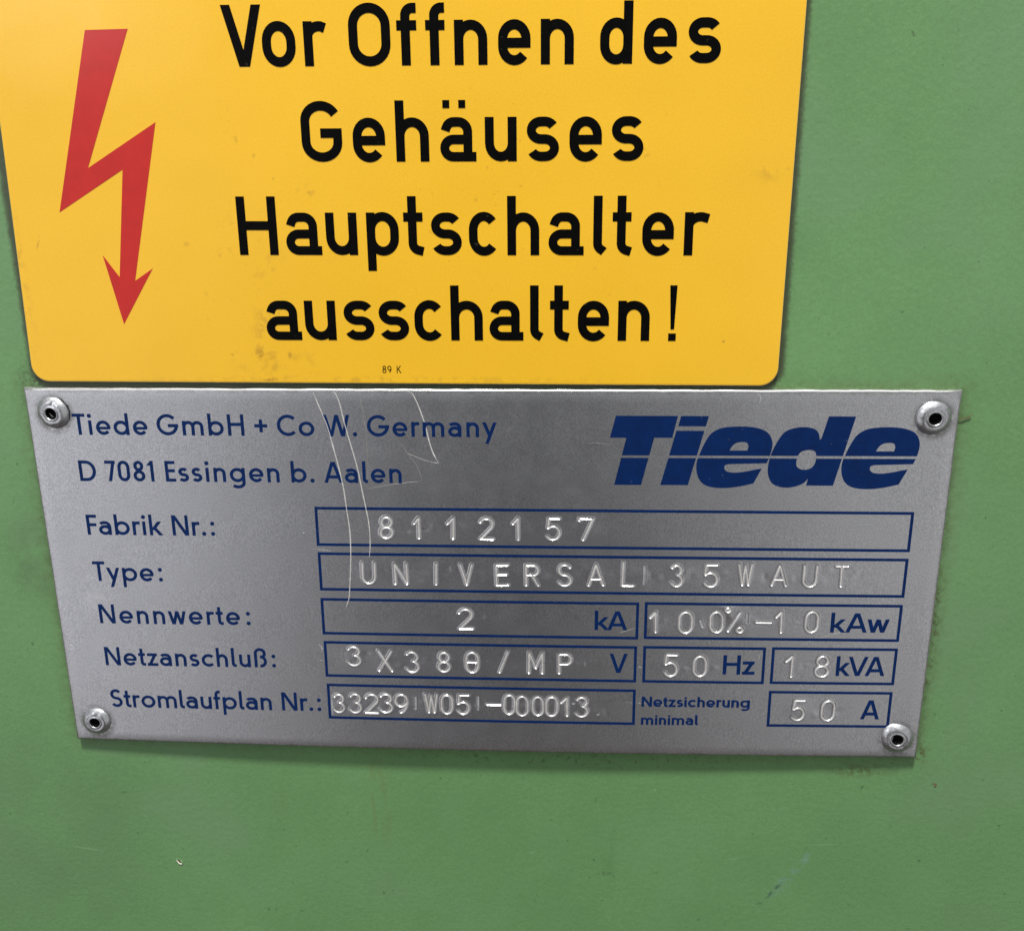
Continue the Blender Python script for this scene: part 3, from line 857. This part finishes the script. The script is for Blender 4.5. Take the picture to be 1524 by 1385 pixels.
ROWS = [
    ('8112157', [('8', 61.41, 63.9, -26.72, -22.5), ('1', 67.34, 68.84, -26.76, -22.63), ('1', 73.36, 75.03, -26.76, -22.56), ('2', 79.32, 81.95, -26.8, -22.57), ('1', 85.02, 86.57, -26.81, -22.44), ('5', 91.21, 93.78, -26.73, -22.48), ('7', 96.8, 99.53, -26.74, -22.46)], (-27.85, -21.5)),
    ('UNIVERSAL 35WAUT', [('U', 57.75, 60.34, -35.48, -31.22), ('N', 63.67, 66.15, -35.58, -31.33), ('I', 71.09, 71.59, -35.56, -31.24), ('V', 75.6, 78.05, -35.55, -31.35), ('E', 82.08, 84.53, -35.57, -31.38), ('R', 87.43, 89.94, -35.51, -31.31), ('S', 93.25, 95.78, -35.44, -31.13), ('A', 98.63, 101.6, -35.37, -31.01), ('L', 104.73, 107.01, -35.34, -30.6), ('(', 108.5, 109.0, -35.0, -31.2), ('3', 113.36, 115.62, -35.28, -30.98), ('5', 119.23, 121.85, -35.3, -30.91), ('W', 125.29, 127.9, -34.93, -30.69), ('A', 131.13, 133.95, -35.0, -30.77), ('U', 136.64, 139.23, -35.08, -30.8), ('T', 142.21, 144.57, -35.05, -30.84)], (-36.5, -30.15)),
    ('2', [('2', 75.16, 77.97, -44.19, -39.96)], (-45.2, -38.9)),
    ('100%-10', [('1', 109.79, 111.4, -44.27, -40.05), ('0', 115.12, 117.73, -44.33, -39.95), ('\\', 118.89, 119.67, -43.18, -41.52), ('0', 120.7, 123.21, -44.14, -39.83), ('o', 123.31, 124.45, -40.15, -39.0), ('/', 123.9, 126.18, -43.95, -39.94), ('o', 125.48, 126.85, -44.08, -42.77), ('|', 127.2, 127.5, -42.2, -40.2), ('-', 128.82, 131.78, -42.31, -41.61), ('1', 132.23, 133.86, -44.08, -39.68), ('0', 137.66, 140.15, -43.9, -39.6)], (-45.1, -38.75)),
    ('3X380/MP', [('3', 54.27, 56.86, -51.88, -47.82), ('X', 59.98, 62.72, -52.95, -48.59), ('3', 65.18, 67.73, -53.04, -48.68), ('8', 71.13, 73.52, -52.83, -48.65), ('Q', 76.3, 78.82, -52.88, -48.55), ('/', 82.42, 84.4, -52.8, -48.36), ('M', 87.91, 90.74, -52.85, -48.37), ('P', 93.45, 96.02, -52.78, -48.66)], (-53.75, -47.45)),
    ('50', [('5', 112.82, 115.39, -52.97, -48.44), ('0', 118.11, 120.63, -52.88, -48.62)], (-53.8, -47.45)),
    ('18', [('1', 134.55, 136.41, -52.8, -48.34), ('8', 140.14, 142.76, -52.7, -48.31)], (-53.7, -47.35)),
    ('33239W05-000013', [('3', 51.07, 53.3, -61.65, -57.65), ('3', 54.15, 56.53, -61.65, -57.5), ('2', 57.11, 59.78, -61.7, -57.5), ('3', 59.89, 62.48, -61.5, -57.36), ('9', 62.73, 65.31, -61.55, -57.41), ('(', 66.5, 66.9, -60.67, -57.83), ('W', 68.44, 71.01, -61.33, -57.24), ('0', 71.48, 73.83, -61.43, -57.3), ('5', 74.56, 77.04, -61.47, -57.31), ('(', 78.3, 78.7, -60.6, -57.57), ('-', 80.07, 82.98, -59.56, -59.08), ('0', 83.24, 85.52, -61.28, -57.05), ('0', 85.59, 88.0, -61.51, -57.28), ('0', 88.61, 90.86, -61.44, -57.33), ('0', 91.11, 93.5, -61.51, -57.28), ('1', 93.76, 95.56, -61.46, -57.43), ('.', 96.13, 96.42, -58.96, -58.64), ('3', 96.72, 99.17, -61.51, -57.29), ('.', 100.71, 101.0, -61.09, -60.76)], (-62.45, -56.25)),
    ('50', [('5', 136.55, 139.01, -61.61, -57.29), ('0', 141.91, 144.5, -61.62, -57.27)], (-62.4, -56.2)),
]
LIMITS = [(50.5, 154.0), (50.5, 154.0), (50.5, 107.3), (109.55, 154.0), (50.5, 107.2), (109.55, 130.5), (132.75, 154.0), (50.62, 107.2), (132.75, 150.0)]
FAINTCH = {'(': .09, '|': .08, '\\': .4, '.': .4}
STEP = 0.062
patches = []
lastname = None
for (text, chars, (pv0, pv1)), (lim0, lim1) in zip(ROWS, LIMITS):
    pu0 = max(lim0, min(c[1] for c in chars) - 2.6)
    pu1 = min(lim1, max(c[2] for c in chars) + 2.6)
    nu = int((pu1 - pu0) / STEP) + 1
    nv = int((pv1 - pv0) / STEP) + 1
    us = np.linspace(pu0, pu1, nu)
    vs = np.linspace(pv0, pv1, nv)
    dep = np.zeros((nv, nu))
    lip = np.zeros((nv, nu))
    grv = np.zeros((nv, nu))
    dent = np.zeros((nv, nu))
    rub = np.zeros((nv, nu))
    for ch, c0, c1, d0, d1 in chars:
        g = 0.175                                    # half the groove width
        k = FAINTCH.get(ch, 1.0) * rng.uniform(.85, 1.1)
        w_ = max(c1 - c0 - 2 * g, 0.05)
        h_ = max(d1 - d0 - 2 * g, 0.05)
        lean = rng.uniform(-.03, .03)
        tilt = rng.uniform(-.035, .035)
        i0, i1 = np.searchsorted(us, [c0 - 1.2, c1 + 1.2])
        j0, j1 = np.searchsorted(vs, [d0 - 1.2, d1 + 1.2])
        U, Vv = np.meshgrid(us[i0:i1], vs[j0:j1])
        dist = np.full(U.shape, 9.0)
        for pl in stamp(ch):
            pp = [(c0 + g + x * w_ + (y - .5) * h_ * lean, d0 + g + y * h_ + (x - .5) * w_ * tilt) for x, y in pl]
            for (ax, ay), (bx, by) in zip(pp[:-1], pp[1:]):
                dx, dy = bx - ax, by - ay
                l2 = dx * dx + dy * dy + 1e-9
                t = np.clip(((U - ax) * dx + (Vv - ay) * dy) / l2, 0, 1)
                dist = np.minimum(dist, np.hypot(U - ax - t * dx, Vv - ay - t * dy))
        s = np.clip(dist / (g + .05), 0, 1)
        prof = 1 - s * s * (3 - 2 * s)
        # the punch was never held quite square: deeper towards one side
        sx, sy = rng.uniform(-.35, .35), rng.uniform(-.35, .25)
        dk = k * (1 + sx * (U - (c0 + c1) / 2) / max(w_, .4) * .8 + sy * (Vv - (d0 + d1) / 2) / max(h_, .4) * .8)
        dk = np.clip(dk, .25, 1.4)
        dep[j0:j1, i0:i1] = np.maximum(dep[j0:j1, i0:i1], prof * dk)
        lip[j0:j1, i0:i1] = np.maximum(lip[j0:j1, i0:i1], np.exp(-((dist - g - .13) / .085) ** 2) * dk)
        grv[j0:j1, i0:i1] = np.maximum(grv[j0:j1, i0:i1], np.clip(1.25 - dist / (g + .02), 0, 1) * np.minimum(1, dk + (.1 if k > .3 else -.02)))
        cu, cv = (c0 + c1) / 2 + rng.uniform(-.6, .6), (d0 + d1) / 2 + rng.uniform(-.8, .8)
        UU, VV = np.meshgrid(us, vs)
        dent += rng.uniform(-.05, .07) * np.exp(-((UU - cu) / 2.0) ** 2 - ((VV - cv) / 1.6) ** 2)
        for _ in range(2):
            rk, ru_, rv_ = rng.uniform(0, .24), rng.uniform(.35, .9), rng.uniform(.3, .7)
            cu, cv = c1 + rng.uniform(.3, 2.6), (d0 + d1) / 2 + rng.uniform(-1.2, 1.2)
            dent += rng.uniform(-.035, .035) * np.exp(-((UU - cu) / rng.uniform(.4, .9)) ** 2 - ((VV - cv) / rng.uniform(.3, .8)) ** 2)
            rub = np.maximum(rub, rk * np.exp(-((UU - cu) / ru_) ** 2 - ((VV - cv) / rv_) ** 2))
    UU, VV = np.meshgrid(us, vs)
    edge = np.minimum.reduce([UU - pu0, pu1 - UU, VV - pv0, pv1 - VV])
    fade = np.clip(edge / .45, 0, 1)
    fade = fade * fade * (3 - 2 * fade)
    H = hplate_np(UU, VV) + fade * (-.185 * dep + .045 * lip * (1 - np.clip(dep * 1.5, 0, 1)) + dent)
    patches.append((pu0, pu1, pv0, pv1))
    me = bpy.data.meshes.new('stamped_text')
    o = bpy.data.objects.new('stamped_text', me)
    link(o, plate)
    wl = WORLD_LOC[o.name]
    co = np.empty((nv * nu, 3))
    co[:, 0] = (UU.ravel() - 80) * MM - wl.x
    co[:, 1] = -H.ravel() * MM - wl.y
    co[:, 2] = VV.ravel() * MM - wl.z
    me.vertices.add(nv * nu)
    me.vertices.foreach_set('co', co.ravel())
    I, J = np.meshgrid(np.arange(nu - 1), np.arange(nv - 1))
    q = (J * nu + I).ravel()
    quads = np.stack([q, q + 1, q + nu + 1, q + nu], 1)
    me.loops.add(quads.size)
    me.loops.foreach_set('vertex_index', quads.ravel().astype(np.int32))
    me.polygons.add(len(quads))
    me.polygons.foreach_set('loop_start', np.arange(0, quads.size, 4, dtype=np.int32))
    me.polygons.foreach_set('use_smooth', np.ones(len(quads), dtype=bool))
    me.update(calc_edges=True)
    at = me.attributes.new('groove', 'FLOAT', 'POINT')
    at.data.foreach_set('value', (np.maximum(grv, rub * rng.uniform(.5, 1.0, rub.shape)) * fade).ravel().astype(np.float32))
    me.materials.append(M['alu'])
    o['label'] = 'characters "%s" stamped into the metal' % text

# face of the plate with openings where the stamped strips lie
PW, PH, EB, TH = 160.0, 69.0, 0.42, 0.95
def lines_for(lo, hi, cuts, step):
    s = sorted(set([lo, hi] + [c for c in cuts if lo < c < hi]))
    out = [s[0]]
    for a_, b_ in zip(s[:-1], s[1:]):
        k = max(1, int(math.ceil((b_ - a_) / step)))
        out += [a_ + (b_ - a_) * (i + 1) / k for i in range(k)]
    return out
gx = lines_for(EB - .30, PW - EB + .28, [c for p in patches for c in p[:2]], 2.0)
gy = lines_for(-PH + EB - .25, -EB + .42, [c for p in patches for c in p[2:]], 2.0)
nx, ny = len(gx), len(gy)
V = [(x, y, hplate(x, y)) for y in gy for x in gx]
F, sm = [], []
for j in range(ny - 1):
    for i in range(nx - 1):
        cx_, cy_ = (gx[i] + gx[i + 1]) / 2, (gy[j] + gy[j + 1]) / 2
        if any(p[0] < cx_ < p[1] and p[2] < cy_ < p[3] for p in patches):
            continue
        F.append((j * nx + i, j * nx + i + 1, (j + 1) * nx + i + 1, (j + 1) * nx + i))
        sm.append(True)
fm = [0] * len(F)
per = [(i, 0) for i in range(nx)] + [(nx - 1, j) for j in range(1, ny)] + [(i, ny - 1) for i in range(nx - 2, -1, -1)] + [(0, j) for j in range(ny - 2, 0, -1)]
prev = [j * nx + i for i, j in per]
prof = [(EB * math.sin(t), EB * (1 - math.cos(t))) for t in [math.pi / 2 * k / 4 for k in range(1, 5)]] + [(EB, TH)]
wob = {}
for ri, (ox, dz) in enumerate(prof):
    cur = []
    for (i, j) in per:
        x, y = gx[i], gy[j]
        if (i, j) not in wob:
            wob[(i, j)] = random.uniform(-.05, .05)
        k = wob[(i, j)] * (ox / EB)
        X = x + (ox + k if i == nx - 1 else -ox - k if i == 0 else 0)
        Y = y + (ox + k if j == ny - 1 else -ox - k if j == 0 else 0)
        cur.append(len(V))
        V.append((X, Y, hplate(x, y) - dz))
    m = len(per)
    for k in range(m):
        F.append((prev[k], cur[k], cur[(k + 1) % m], prev[(k + 1) % m]))
        sm.append(ri < 4)
        fm.append(0 if ri < 2 else 1)
    prev = cur
# back, closing the sheet
bk = len(V)
V += [(x, y, hplate(x, y) - TH) for y in gy for x in gx]
for j in range(ny - 1):
    for i in range(nx - 1):
        F.append((bk + j * nx + i, bk + (j + 1) * nx + i, bk + (j + 1) * nx + i + 1, bk + j * nx + i + 1))
        sm.append(True)
        fm.append(1)
bp = [bk + j * nx + i for i, j in per]
for k in range(m):
    F.append((prev[k], bp[k], bp[(k + 1) % m], prev[(k + 1) % m]))
    sm.append(False)
    fm.append(1)
mesh('plate', V, F, None, plate, smooth=sm, mats=['alu', 'cut'], fmat=fm)

# printed field frames
ZP0, ZP1 = -.02, .022
BOXES = [(49.89, -28.30, 154.72, -20.90), (49.94, -36.93, 154.68, -29.52), (49.90, -45.65, 107.98, -38.40), (108.98, -45.52, 154.62, -38.30), (49.97, -54.25, 107.84, -46.98), (108.95, -54.25, 131.10, -46.90), (132.17, -54.18, 154.62, -46.82), (50.06, -62.98, 107.83, -55.68), (132.15, -62.93, 154.55, -55.57)]
BNAMES = ['Fabrik Nr.', 'Type', 'kA', 'kAw', 'V', 'Hz', 'kVA', 'Stromlaufplan Nr.', 'A']
LW = .52
for (x0, y0, x1, y1), bn in zip(BOXES, BNAMES):
    V, F = [], []
    def strip(pa, pb, w0, w1):
        """outer edge pa->pb, inner edge w0->w1"""
        k = max(1, int(math.hypot(pb[0] - pa[0], pb[1] - pa[1]) / 3))
        b = len(V)
        for i in range(k + 1):
            t = i / k
            o_ = (pa[0] + (pb[0] - pa[0]) * t, pa[1] + (pb[1] - pa[1]) * t)
            n_ = (w0[0] + (w1[0] - w0[0]) * t, w0[1] + (w1[1] - w0[1]) * t)
            for (q, z) in ((o_, ZP0), (o_, ZP1), (n_, ZP1), (n_, ZP0)):
                V.append((q[0], q[1], hplate(*q) + z))
        for i in range(k):
            for s in range(3):
                F.append((b + i * 4 + s, b + i * 4 + 4 + s, b + i * 4 + 5 + s, b + i * 4 + 1 + s))
    o4 = [(x0, y0), (x1, y0), (x1, y1), (x0, y1)]
    i4 = [(x0 + LW, y0 + LW), (x1 - LW, y0 + LW), (x1 - LW, y1 - LW), (x0 + LW, y1 - LW)]
    for s in range(4):
        e = (s + 1) % 4
        strip(o4[s], o4[e], i4[s], i4[e])
    mesh('field_frame', V, F, 'blue', plate, label='blue printed box of the "%s" field' % bn)

TEXTS = [
    ('Tiede GmbH + Co W. Germany', 7.74, 82.66, -7.95, -7.98, 3.84, .152, .30),
    ('D 7081 Essingen b. Aalen', 7.70, 65.8, -16.50, -16.40, 3.84, .152, .33),
    ('Fabrik Nr.:', 7.70, 31.4, -26.72, -26.63, 3.86, .152, .36),
    ('Type:', 7.68, 20.75, -35.78, -35.7, 3.86, .152, .3),
    ('Nennwerte:', 7.72, 36.5, -44.33, -44.12, 3.86, .152, .3),
    ('Netzanschluß:', 7.71, 40.66, -53.0, -52.62, 3.80, .152, .3),
    ('Stromlaufplan Nr.:', 7.65, 48.75, -61.86, -61.46, 3.80, .152, .36),
    ('kA', 100.03, 105.97, -43.88, -43.87, 3.70, .155, .3, 1.13),
    ('kAw', 142.23, 152.62, -43.81, -43.72, 3.76, .155, .3, 1.17),
    ('V', 102.9, 106.1, -52.4, -52.34, 3.85, .165, .3, .97),
    ('Hz', 123.52, 129.3, -52.41, -52.36, 3.88, .16, .3, 1.08),
    ('kVA', 143.92, 152.69, -52.41, -52.35, 3.84, .16, .3, 1.05),
    ('A', 149.14, 152.52, -61.2, -61.19, 3.92, .165, .3, 1.0),
    ('Netzsicherung', 108.96, 128.84, -59.17, -59.09, 2.06, .19, .3, 1.2, .74),
    ('minimal', 108.94, 119.49, -62.92, -62.81, 2.02, .19, .3, 1.17, .74),
]
for t in TEXTS:
    safe = t[0].replace('Tiede ', '')
    # a company name stays out of the label
    printed('printed_text', t[0], t[1], t[2], t[3], t[4], t[5], 'blue', plate, hplate, ZP0, ZP1,
            'blue printed maker\'s address line, upper' if 'GmbH' in t[0] else 'blue printed text reading "%s"' % safe, w=t[6], space=t[7], xs=t[8] if len(t) > 8 else 1.0, x=t[9] if len(t) > 9 else .685)

# bold slanted wordmark with a thin gap running through it
def spline(pts, sub=4, closed=True):
    out = []
    k = len(pts)
    for i in range(k):
        p0, p1, p2, p3 = (Vector(pts[(i + j - 1) % k]) for j in range(4))
        for s in range(sub):
            t = s / sub
            q = .5 * ((2 * p1) + (p2 - p0) * t + (2 * p0 - 5 * p1 + 4 * p2 - p3) * t * t + (3 * p1 - p0 - 3 * p2 + p3) * t ** 3)
            out.append(tuple(q))
    return out
def chain(*segs):
    """('c', pts) smooth run, ('l', pts) straight corners"""
    out = []
    for kind, pts in segs:
        if kind == 'l':
            out += pts
            continue
        k = len(pts)
        for i in range(k - 1):
            p0, p1, p2, p3 = Vector(pts[max(i - 1, 0)]), Vector(pts[i]), Vector(pts[i + 1]), Vector(pts[min(i + 2, k - 1)])
            for s in range(4):
                t = s / 4
                out.append(tuple(.5 * ((2 * p1) + (p2 - p0) * t + (2 * p0 - 5 * p1 + 4 * p2 - p3) * t * t + (3 * p1 - p0 - 3 * p2 + p3) * t ** 3)))
        out.append(pts[-1])
    return out
Tl = [(103.04, -4.08), (113.55, -4.08), (112.72, -7.92), (109.66, -7.92), (107.66, -16.38), (103.0, -16.38), (104.91, -7.95), (102.10, -7.95)]
idot = [(114.06, -4.08), (118.76, -4.08), (118.32, -5.88), (113.66, -5.88)]
istem = [(113.38, -6.66), (118.12, -6.66), (115.71, -16.35), (110.98, -16.35)]
e_out = chain(('c', [(128.95, -12.32), (129.45, -10.9), (129.72, -9.12), (129.39, -7.73), (128.43, -6.65), (126.61, -6.04), (124.24, -5.86), (121.87, -6.0), (120.41, -6.38), (119.11, -7.32), (118.15, -9.03), (117.49, -10.76), (117.09, -12.02), (117.03, -13.28), (117.27, -14.55), (117.86, -15.66), (118.81, -16.38), (120.34, -16.76), (122.46, -16.8), (124.85, -16.46), (126.93, -15.94)]),
              ('l', [(128.17, -13.27)]), ('c', [(127.08, -13.46), (125.6, -13.79), (123.96, -14.02), (122.66, -13.94), (122.04, -13.63), (121.81, -13.18), (121.94, -12.71), (122.52, -12.52)]))
e_eye = chain(('l', [(125.55, -10.08)]), ('c', [(125.70, -9.4), (125.45, -8.77), (124.69, -8.59), (123.66, -8.75), (122.95, -9.32), (122.54, -10.1)]))
d_out = chain(('l', [(138.78, -4.05), (143.29, -4.05), (140.47, -16.26), (135.9, -16.26), (136.16, -15.04)]), ('c', [(136.10, -15.1), (135.42, -15.84), (134.26, -16.39), (132.78, -16.66), (131.27, -16.51), (130.08, -15.88), (129.44, -14.77), (129.21, -13.51), (129.31, -11.94), (129.71, -10.37), (130.43, -8.65), (131.49, -6.94), (132.77, -6.23), (134.37, -5.93), (135.84, -6.03), (136.91, -6.45), (137.41, -7.22), (137.57, -8.05)]), ('l', [(137.83, -7.99)]))
d_eye = spline([(136.15, -9.92), (136.91, -10.17), (137.2, -10.79), (137.2, -11.88), (136.82, -12.83), (135.97, -13.37), (134.93, -13.38), (134.15, -12.94), (133.95, -12.22), (134.11, -11.12), (134.55, -10.34), (135.27, -10.02)], 3)
SH = 24.60
e2_out = [(x + SH, y - .01) for x, y in e_out]
e2_eye = [(x + SH, y - .01) for x, y in e_eye]
gap = [(100.0, -11.08), (157.0, -10.93), (157.0, -11.40), (100.0, -11.52)]
V, F = [], []
for shp, hole in ((Tl, None), (idot, None), (istem, None), (e_out, e_eye), (d_out, d_eye), (e2_out, e2_eye)):
    v2, t2 = solid([shp], [gap] + ([hole] if hole else []))
    vv, ff = raise_solid(v2, t2, hplate, ZP0, ZP1)
    b = len(V)
    V += vv
    F += [tuple(i + b for i in f) for f in ff]
mesh('logo', V, F, 'blue', plate, label='bold slanted blue company wordmark split by a thin line')

# scratches: thin burrs of torn-up metal
def scratch(pts, w, z, mat, label=None):
    fine = []
    k = len(pts)
    for i in range(k - 1):
        p0, p1, p2, p3 = Vector(pts[max(i - 1, 0)]), Vector(pts[i]), Vector(pts[i + 1]), Vector(pts[min(i + 2, k - 1)])
        sub = max(2, int((p2 - p1).length / .5))
        for s in range(sub):
            t = s / sub
            fine.append(.5 * ((2 * p1) + (p2 - p0) * t + (2 * p0 - 5 * p1 + 4 * p2 - p3) * t * t + (3 * p1 - p0 - 3 * p2 + p3) * t ** 3))
    fine.append(Vector(pts[-1]))
    V, F = [], []
    k = len(fine)
    for i, p in enumerate(fine):
        d = (fine[min(i + 1, k - 1)] - fine[max(i - 1, 0)]).normalized()
        nn = Vector((-d.y, d.x))
        end = min(1.0, (i + .6) / 4, (k - .4 - i) / 4)
        ww = w * .5 * end * random.uniform(.75, 1.2)
        hh = hplate(p.x, p.y)
        V += [(p.x + nn.x * ww, p.y + nn.y * ww, hh - .02), (p.x + nn.x * ww * .4, p.y + nn.y * ww * .4, hh + z), (p.x - nn.x * ww * .4, p.y - nn.y * ww * .4, hh + z), (p.x - nn.x * ww, p.y - nn.y * ww, hh - .02)]
    for i in range(k - 1):
        for s in range(3):
            F.append((i * 4 + s, i * 4 + 4 + s, i * 4 + 5 + s, i * 4 + 1 + s))
    mesh('scratch', V, F, mat, plate, smooth=False, label=label)
scratch([(50.98, -.1), (51.77, -2.34), (53.08, -6.09), (53.93, -9.89), (54.78, -14.06), (55.36, -17.63), (55.65, -20.98), (55.9, -23.5), (56.06, -26.43), (55.91, -31.26), (55.31, -37.7), (55.07, -38.86), (54.52, -40.33)], .26, .040, 'scratch', 'longest thin pale scratch curving down from the top edge')
scratch([(54.5, -.1), (54.95, -.5), (55.49, -2.01), (56.08, -5.13), (56.69, -7.97), (57.45, -11.15), (58.07, -14.03), (58.66, -17.93), (59.14, -20.94), (59.6, -24.54), (59.59, -28.23), (59.31, -30.47)], .24, .040, 'scratch')
scratch([(58.83, -.2), (59.31, -2.31), (59.73, -6.06), (59.88, -9.22), (59.91, -13.05), (59.61, -16.61), (59.15, -17.53)], .16, .012, 'faint')
scratch([(67.6, -.1), (68.2, -.35), (69.11, -2.27), (69.94, -4.76), (70.32, -6.0), (70.74, -8.21), (71.43, -10.74), (72.45, -12.8)], .30, .014, 'scratch', 'bright scratch with a sharp hook at its lower end')
scratch([(72.45, -12.75), (70.45, -12.34), (68.31, -11.55), (66.94, -10.93), (66.8, -10.61)], .20, .012, 'faint')
scratch([(65.79, -8.71), (67.09, -11.08), (68.41, -12.99), (69.19, -14.92), (69.25, -15.89), (68.9, -16.05)], .13, .012, 'faint')
scratch([(68.9, -16.05), (64.06, -16.64), (59.31, -17.53)], .12, .012, 'faint')
scratch([(126.5, -.1), (127.09, -.6), (127.28, -1.1), (127.03, -1.9)], .26, .012, 'scratch')
for pts, w_ in (([(49.0, -47.75), (49.5, -48.2), (49.62, -48.8), (49.35, -49.3)], .22), ([(49.1, -50.9), (49.6, -50.95)], .22), ([(16.2, -29.8), (16.4, -30.0), (16.7, -29.85)], .26), ([(2.35, -37.4), (2.48, -37.75)], .32),
               ([(47.5, -25.86), (47.8, -25.88)], .34), ([(23.1, -10.82), (23.45, -10.84)], .28), ([(1.0, -48.9), (1.6, -49.1), (1.75, -49.7), (1.3, -50.0), (.9, -49.7)], .16), ([(49.2, -28.85), (52.5, -29.25)], .12),
               ([(108.1, -51.1), (108.8, -51.15)], .22), ([(107.6, -43.4), (104.2, -44.5)][::-1], .12), ([(130.0, -48.2), (129.9, -49.5)], .16), ([(131.4, -59.9), (131.5, -60.6)], .22), ([(46.4, -57.6), (46.7, -58.3)], .18),
               ([(48.6, -57.5), (48.8, -58.6)], .16), ([(55.2, -38.4), (57.2, -35.2)], .10), ([(26.8, -1.6), (27.4, -2.1), (27.2, -2.7)], .16)):
    scratch(pts, w_, .014, 'scratch' if w_ > .15 else 'faint')

for _ in range(9):                                     # hairlines left by wiping
    u, v, t, ln = random.uniform(8, 150), random.uniform(-62, -6), random.uniform(-.5, .5) + random.choice((0, 1.4)), random.uniform(3, 9)
    scratch([(u, v), (u + ln * .5 * math.cos(t), v + ln * .5 * math.sin(t) + .1), (min(158, u + ln * math.cos(t)), max(-67, min(-2, v + ln * math.sin(t))))], .07, .008, 'faint')

# blind rivets: flanged dome, rolled lip and the dark hole left by the mandrel
def lathe(prof, seg, sx=1.0, wob_=0.0, seed=0):
    rg = random.Random(seed)
    ph = rg.uniform(0, 6)
    V, F = [], []
    for r, z in prof:
        for i in range(seg):
            t = 2 * math.pi * i / seg
            k = 1 + wob_ * math.sin(2 * t + ph) + wob_ * .6 * math.sin(3 * t + 2 * ph)
            V.append((r * k * math.cos(t), r * k * math.sin(t), z))
    for a_ in range(len(prof) - 1):
        for i in range(seg):
            j = (i + 1) % seg
            F.append((a_ * seg + i, a_ * seg + j, (a_ + 1) * seg + j, (a_ + 1) * seg + i))
    return V, F
RPROF = [(2.95, -.05), (2.98, .10), (2.93, .22), (2.75, .42), (2.48, .64), (2.18, .82), (1.95, .90), (1.78, .91), (1.62, .88), (1.48, .87), (1.36, .91), (1.27, .96), (1.17, .97), (1.08, .90), (1.02, .75), (1.0, .3), (1.0, -.6)]
def rivet_mesh(seed, wob_):
    V0, F0 = lathe(RPROF, 48, wob_=wob_, seed=seed)
    rg = random.Random(seed)
    for _ in range(5):                              # little hammer dents in the flange
        t, rr_, dd, sz = rg.uniform(0, 6.28), rg.uniform(1.7, 2.8), rg.uniform(.06, .16), rg.uniform(.35, .7)
        cx_, cy_ = rr_ * math.cos(t), rr_ * math.sin(t)
        V0 = [(x, y, z - dd * math.exp(-((x - cx_) ** 2 + (y - cy_) ** 2) / sz ** 2) * (1 if z > .2 else 0)) for x, y, z in V0]
    return raw('rivet', V0, F0, 'rivet')
def raw(name, V, F, mat, smooth=True):
    me = bpy.data.meshes.new(name)
    me.from_pydata([(x * MM, -z * MM, y * MM) for x, y, z in V], [], F)
    me.materials.append(M[mat])
    me.polygons.foreach_set('use_smooth', [smooth] * len(F))
    me.update()
    return me
Vh, Fh = lathe([(1.0, .80), (.975, .70), (.96, .12), (.9, .06), (.45, .06), (.001, .06)], 24, wob_=.012, seed=3)
me_h = raw('hole', Vh, Fh, 'hole')
ho = bpy.data.objects.new('hole', me_h)
RIV = [(4.55, -3.95, .98, (4, -3, 20)), (156.0, -4.2, 1.0, (-3, 3, 200)), (4.3, -65.0, .94, (3, 2, 100)), (156.15, -64.95, 1.0, (-2, -3, 310))]
for i, (u, v, s, (tx, ty, tz)) in enumerate(RIV):
    r_ = bpy.data.objects.new('rivet', rivet_mesh(3 + i, .010 + .006 * i))
    h_ = ho if i == 0 else ho.copy()
    link(r_, plate, at=(u, v, hplate(u, v)))
    r_.rotation_euler = (math.radians(tx), math.radians(tz), math.radians(ty))
    r_.scale = (s, s, s)
    COL.objects.link(h_)
    h_.parent = r_
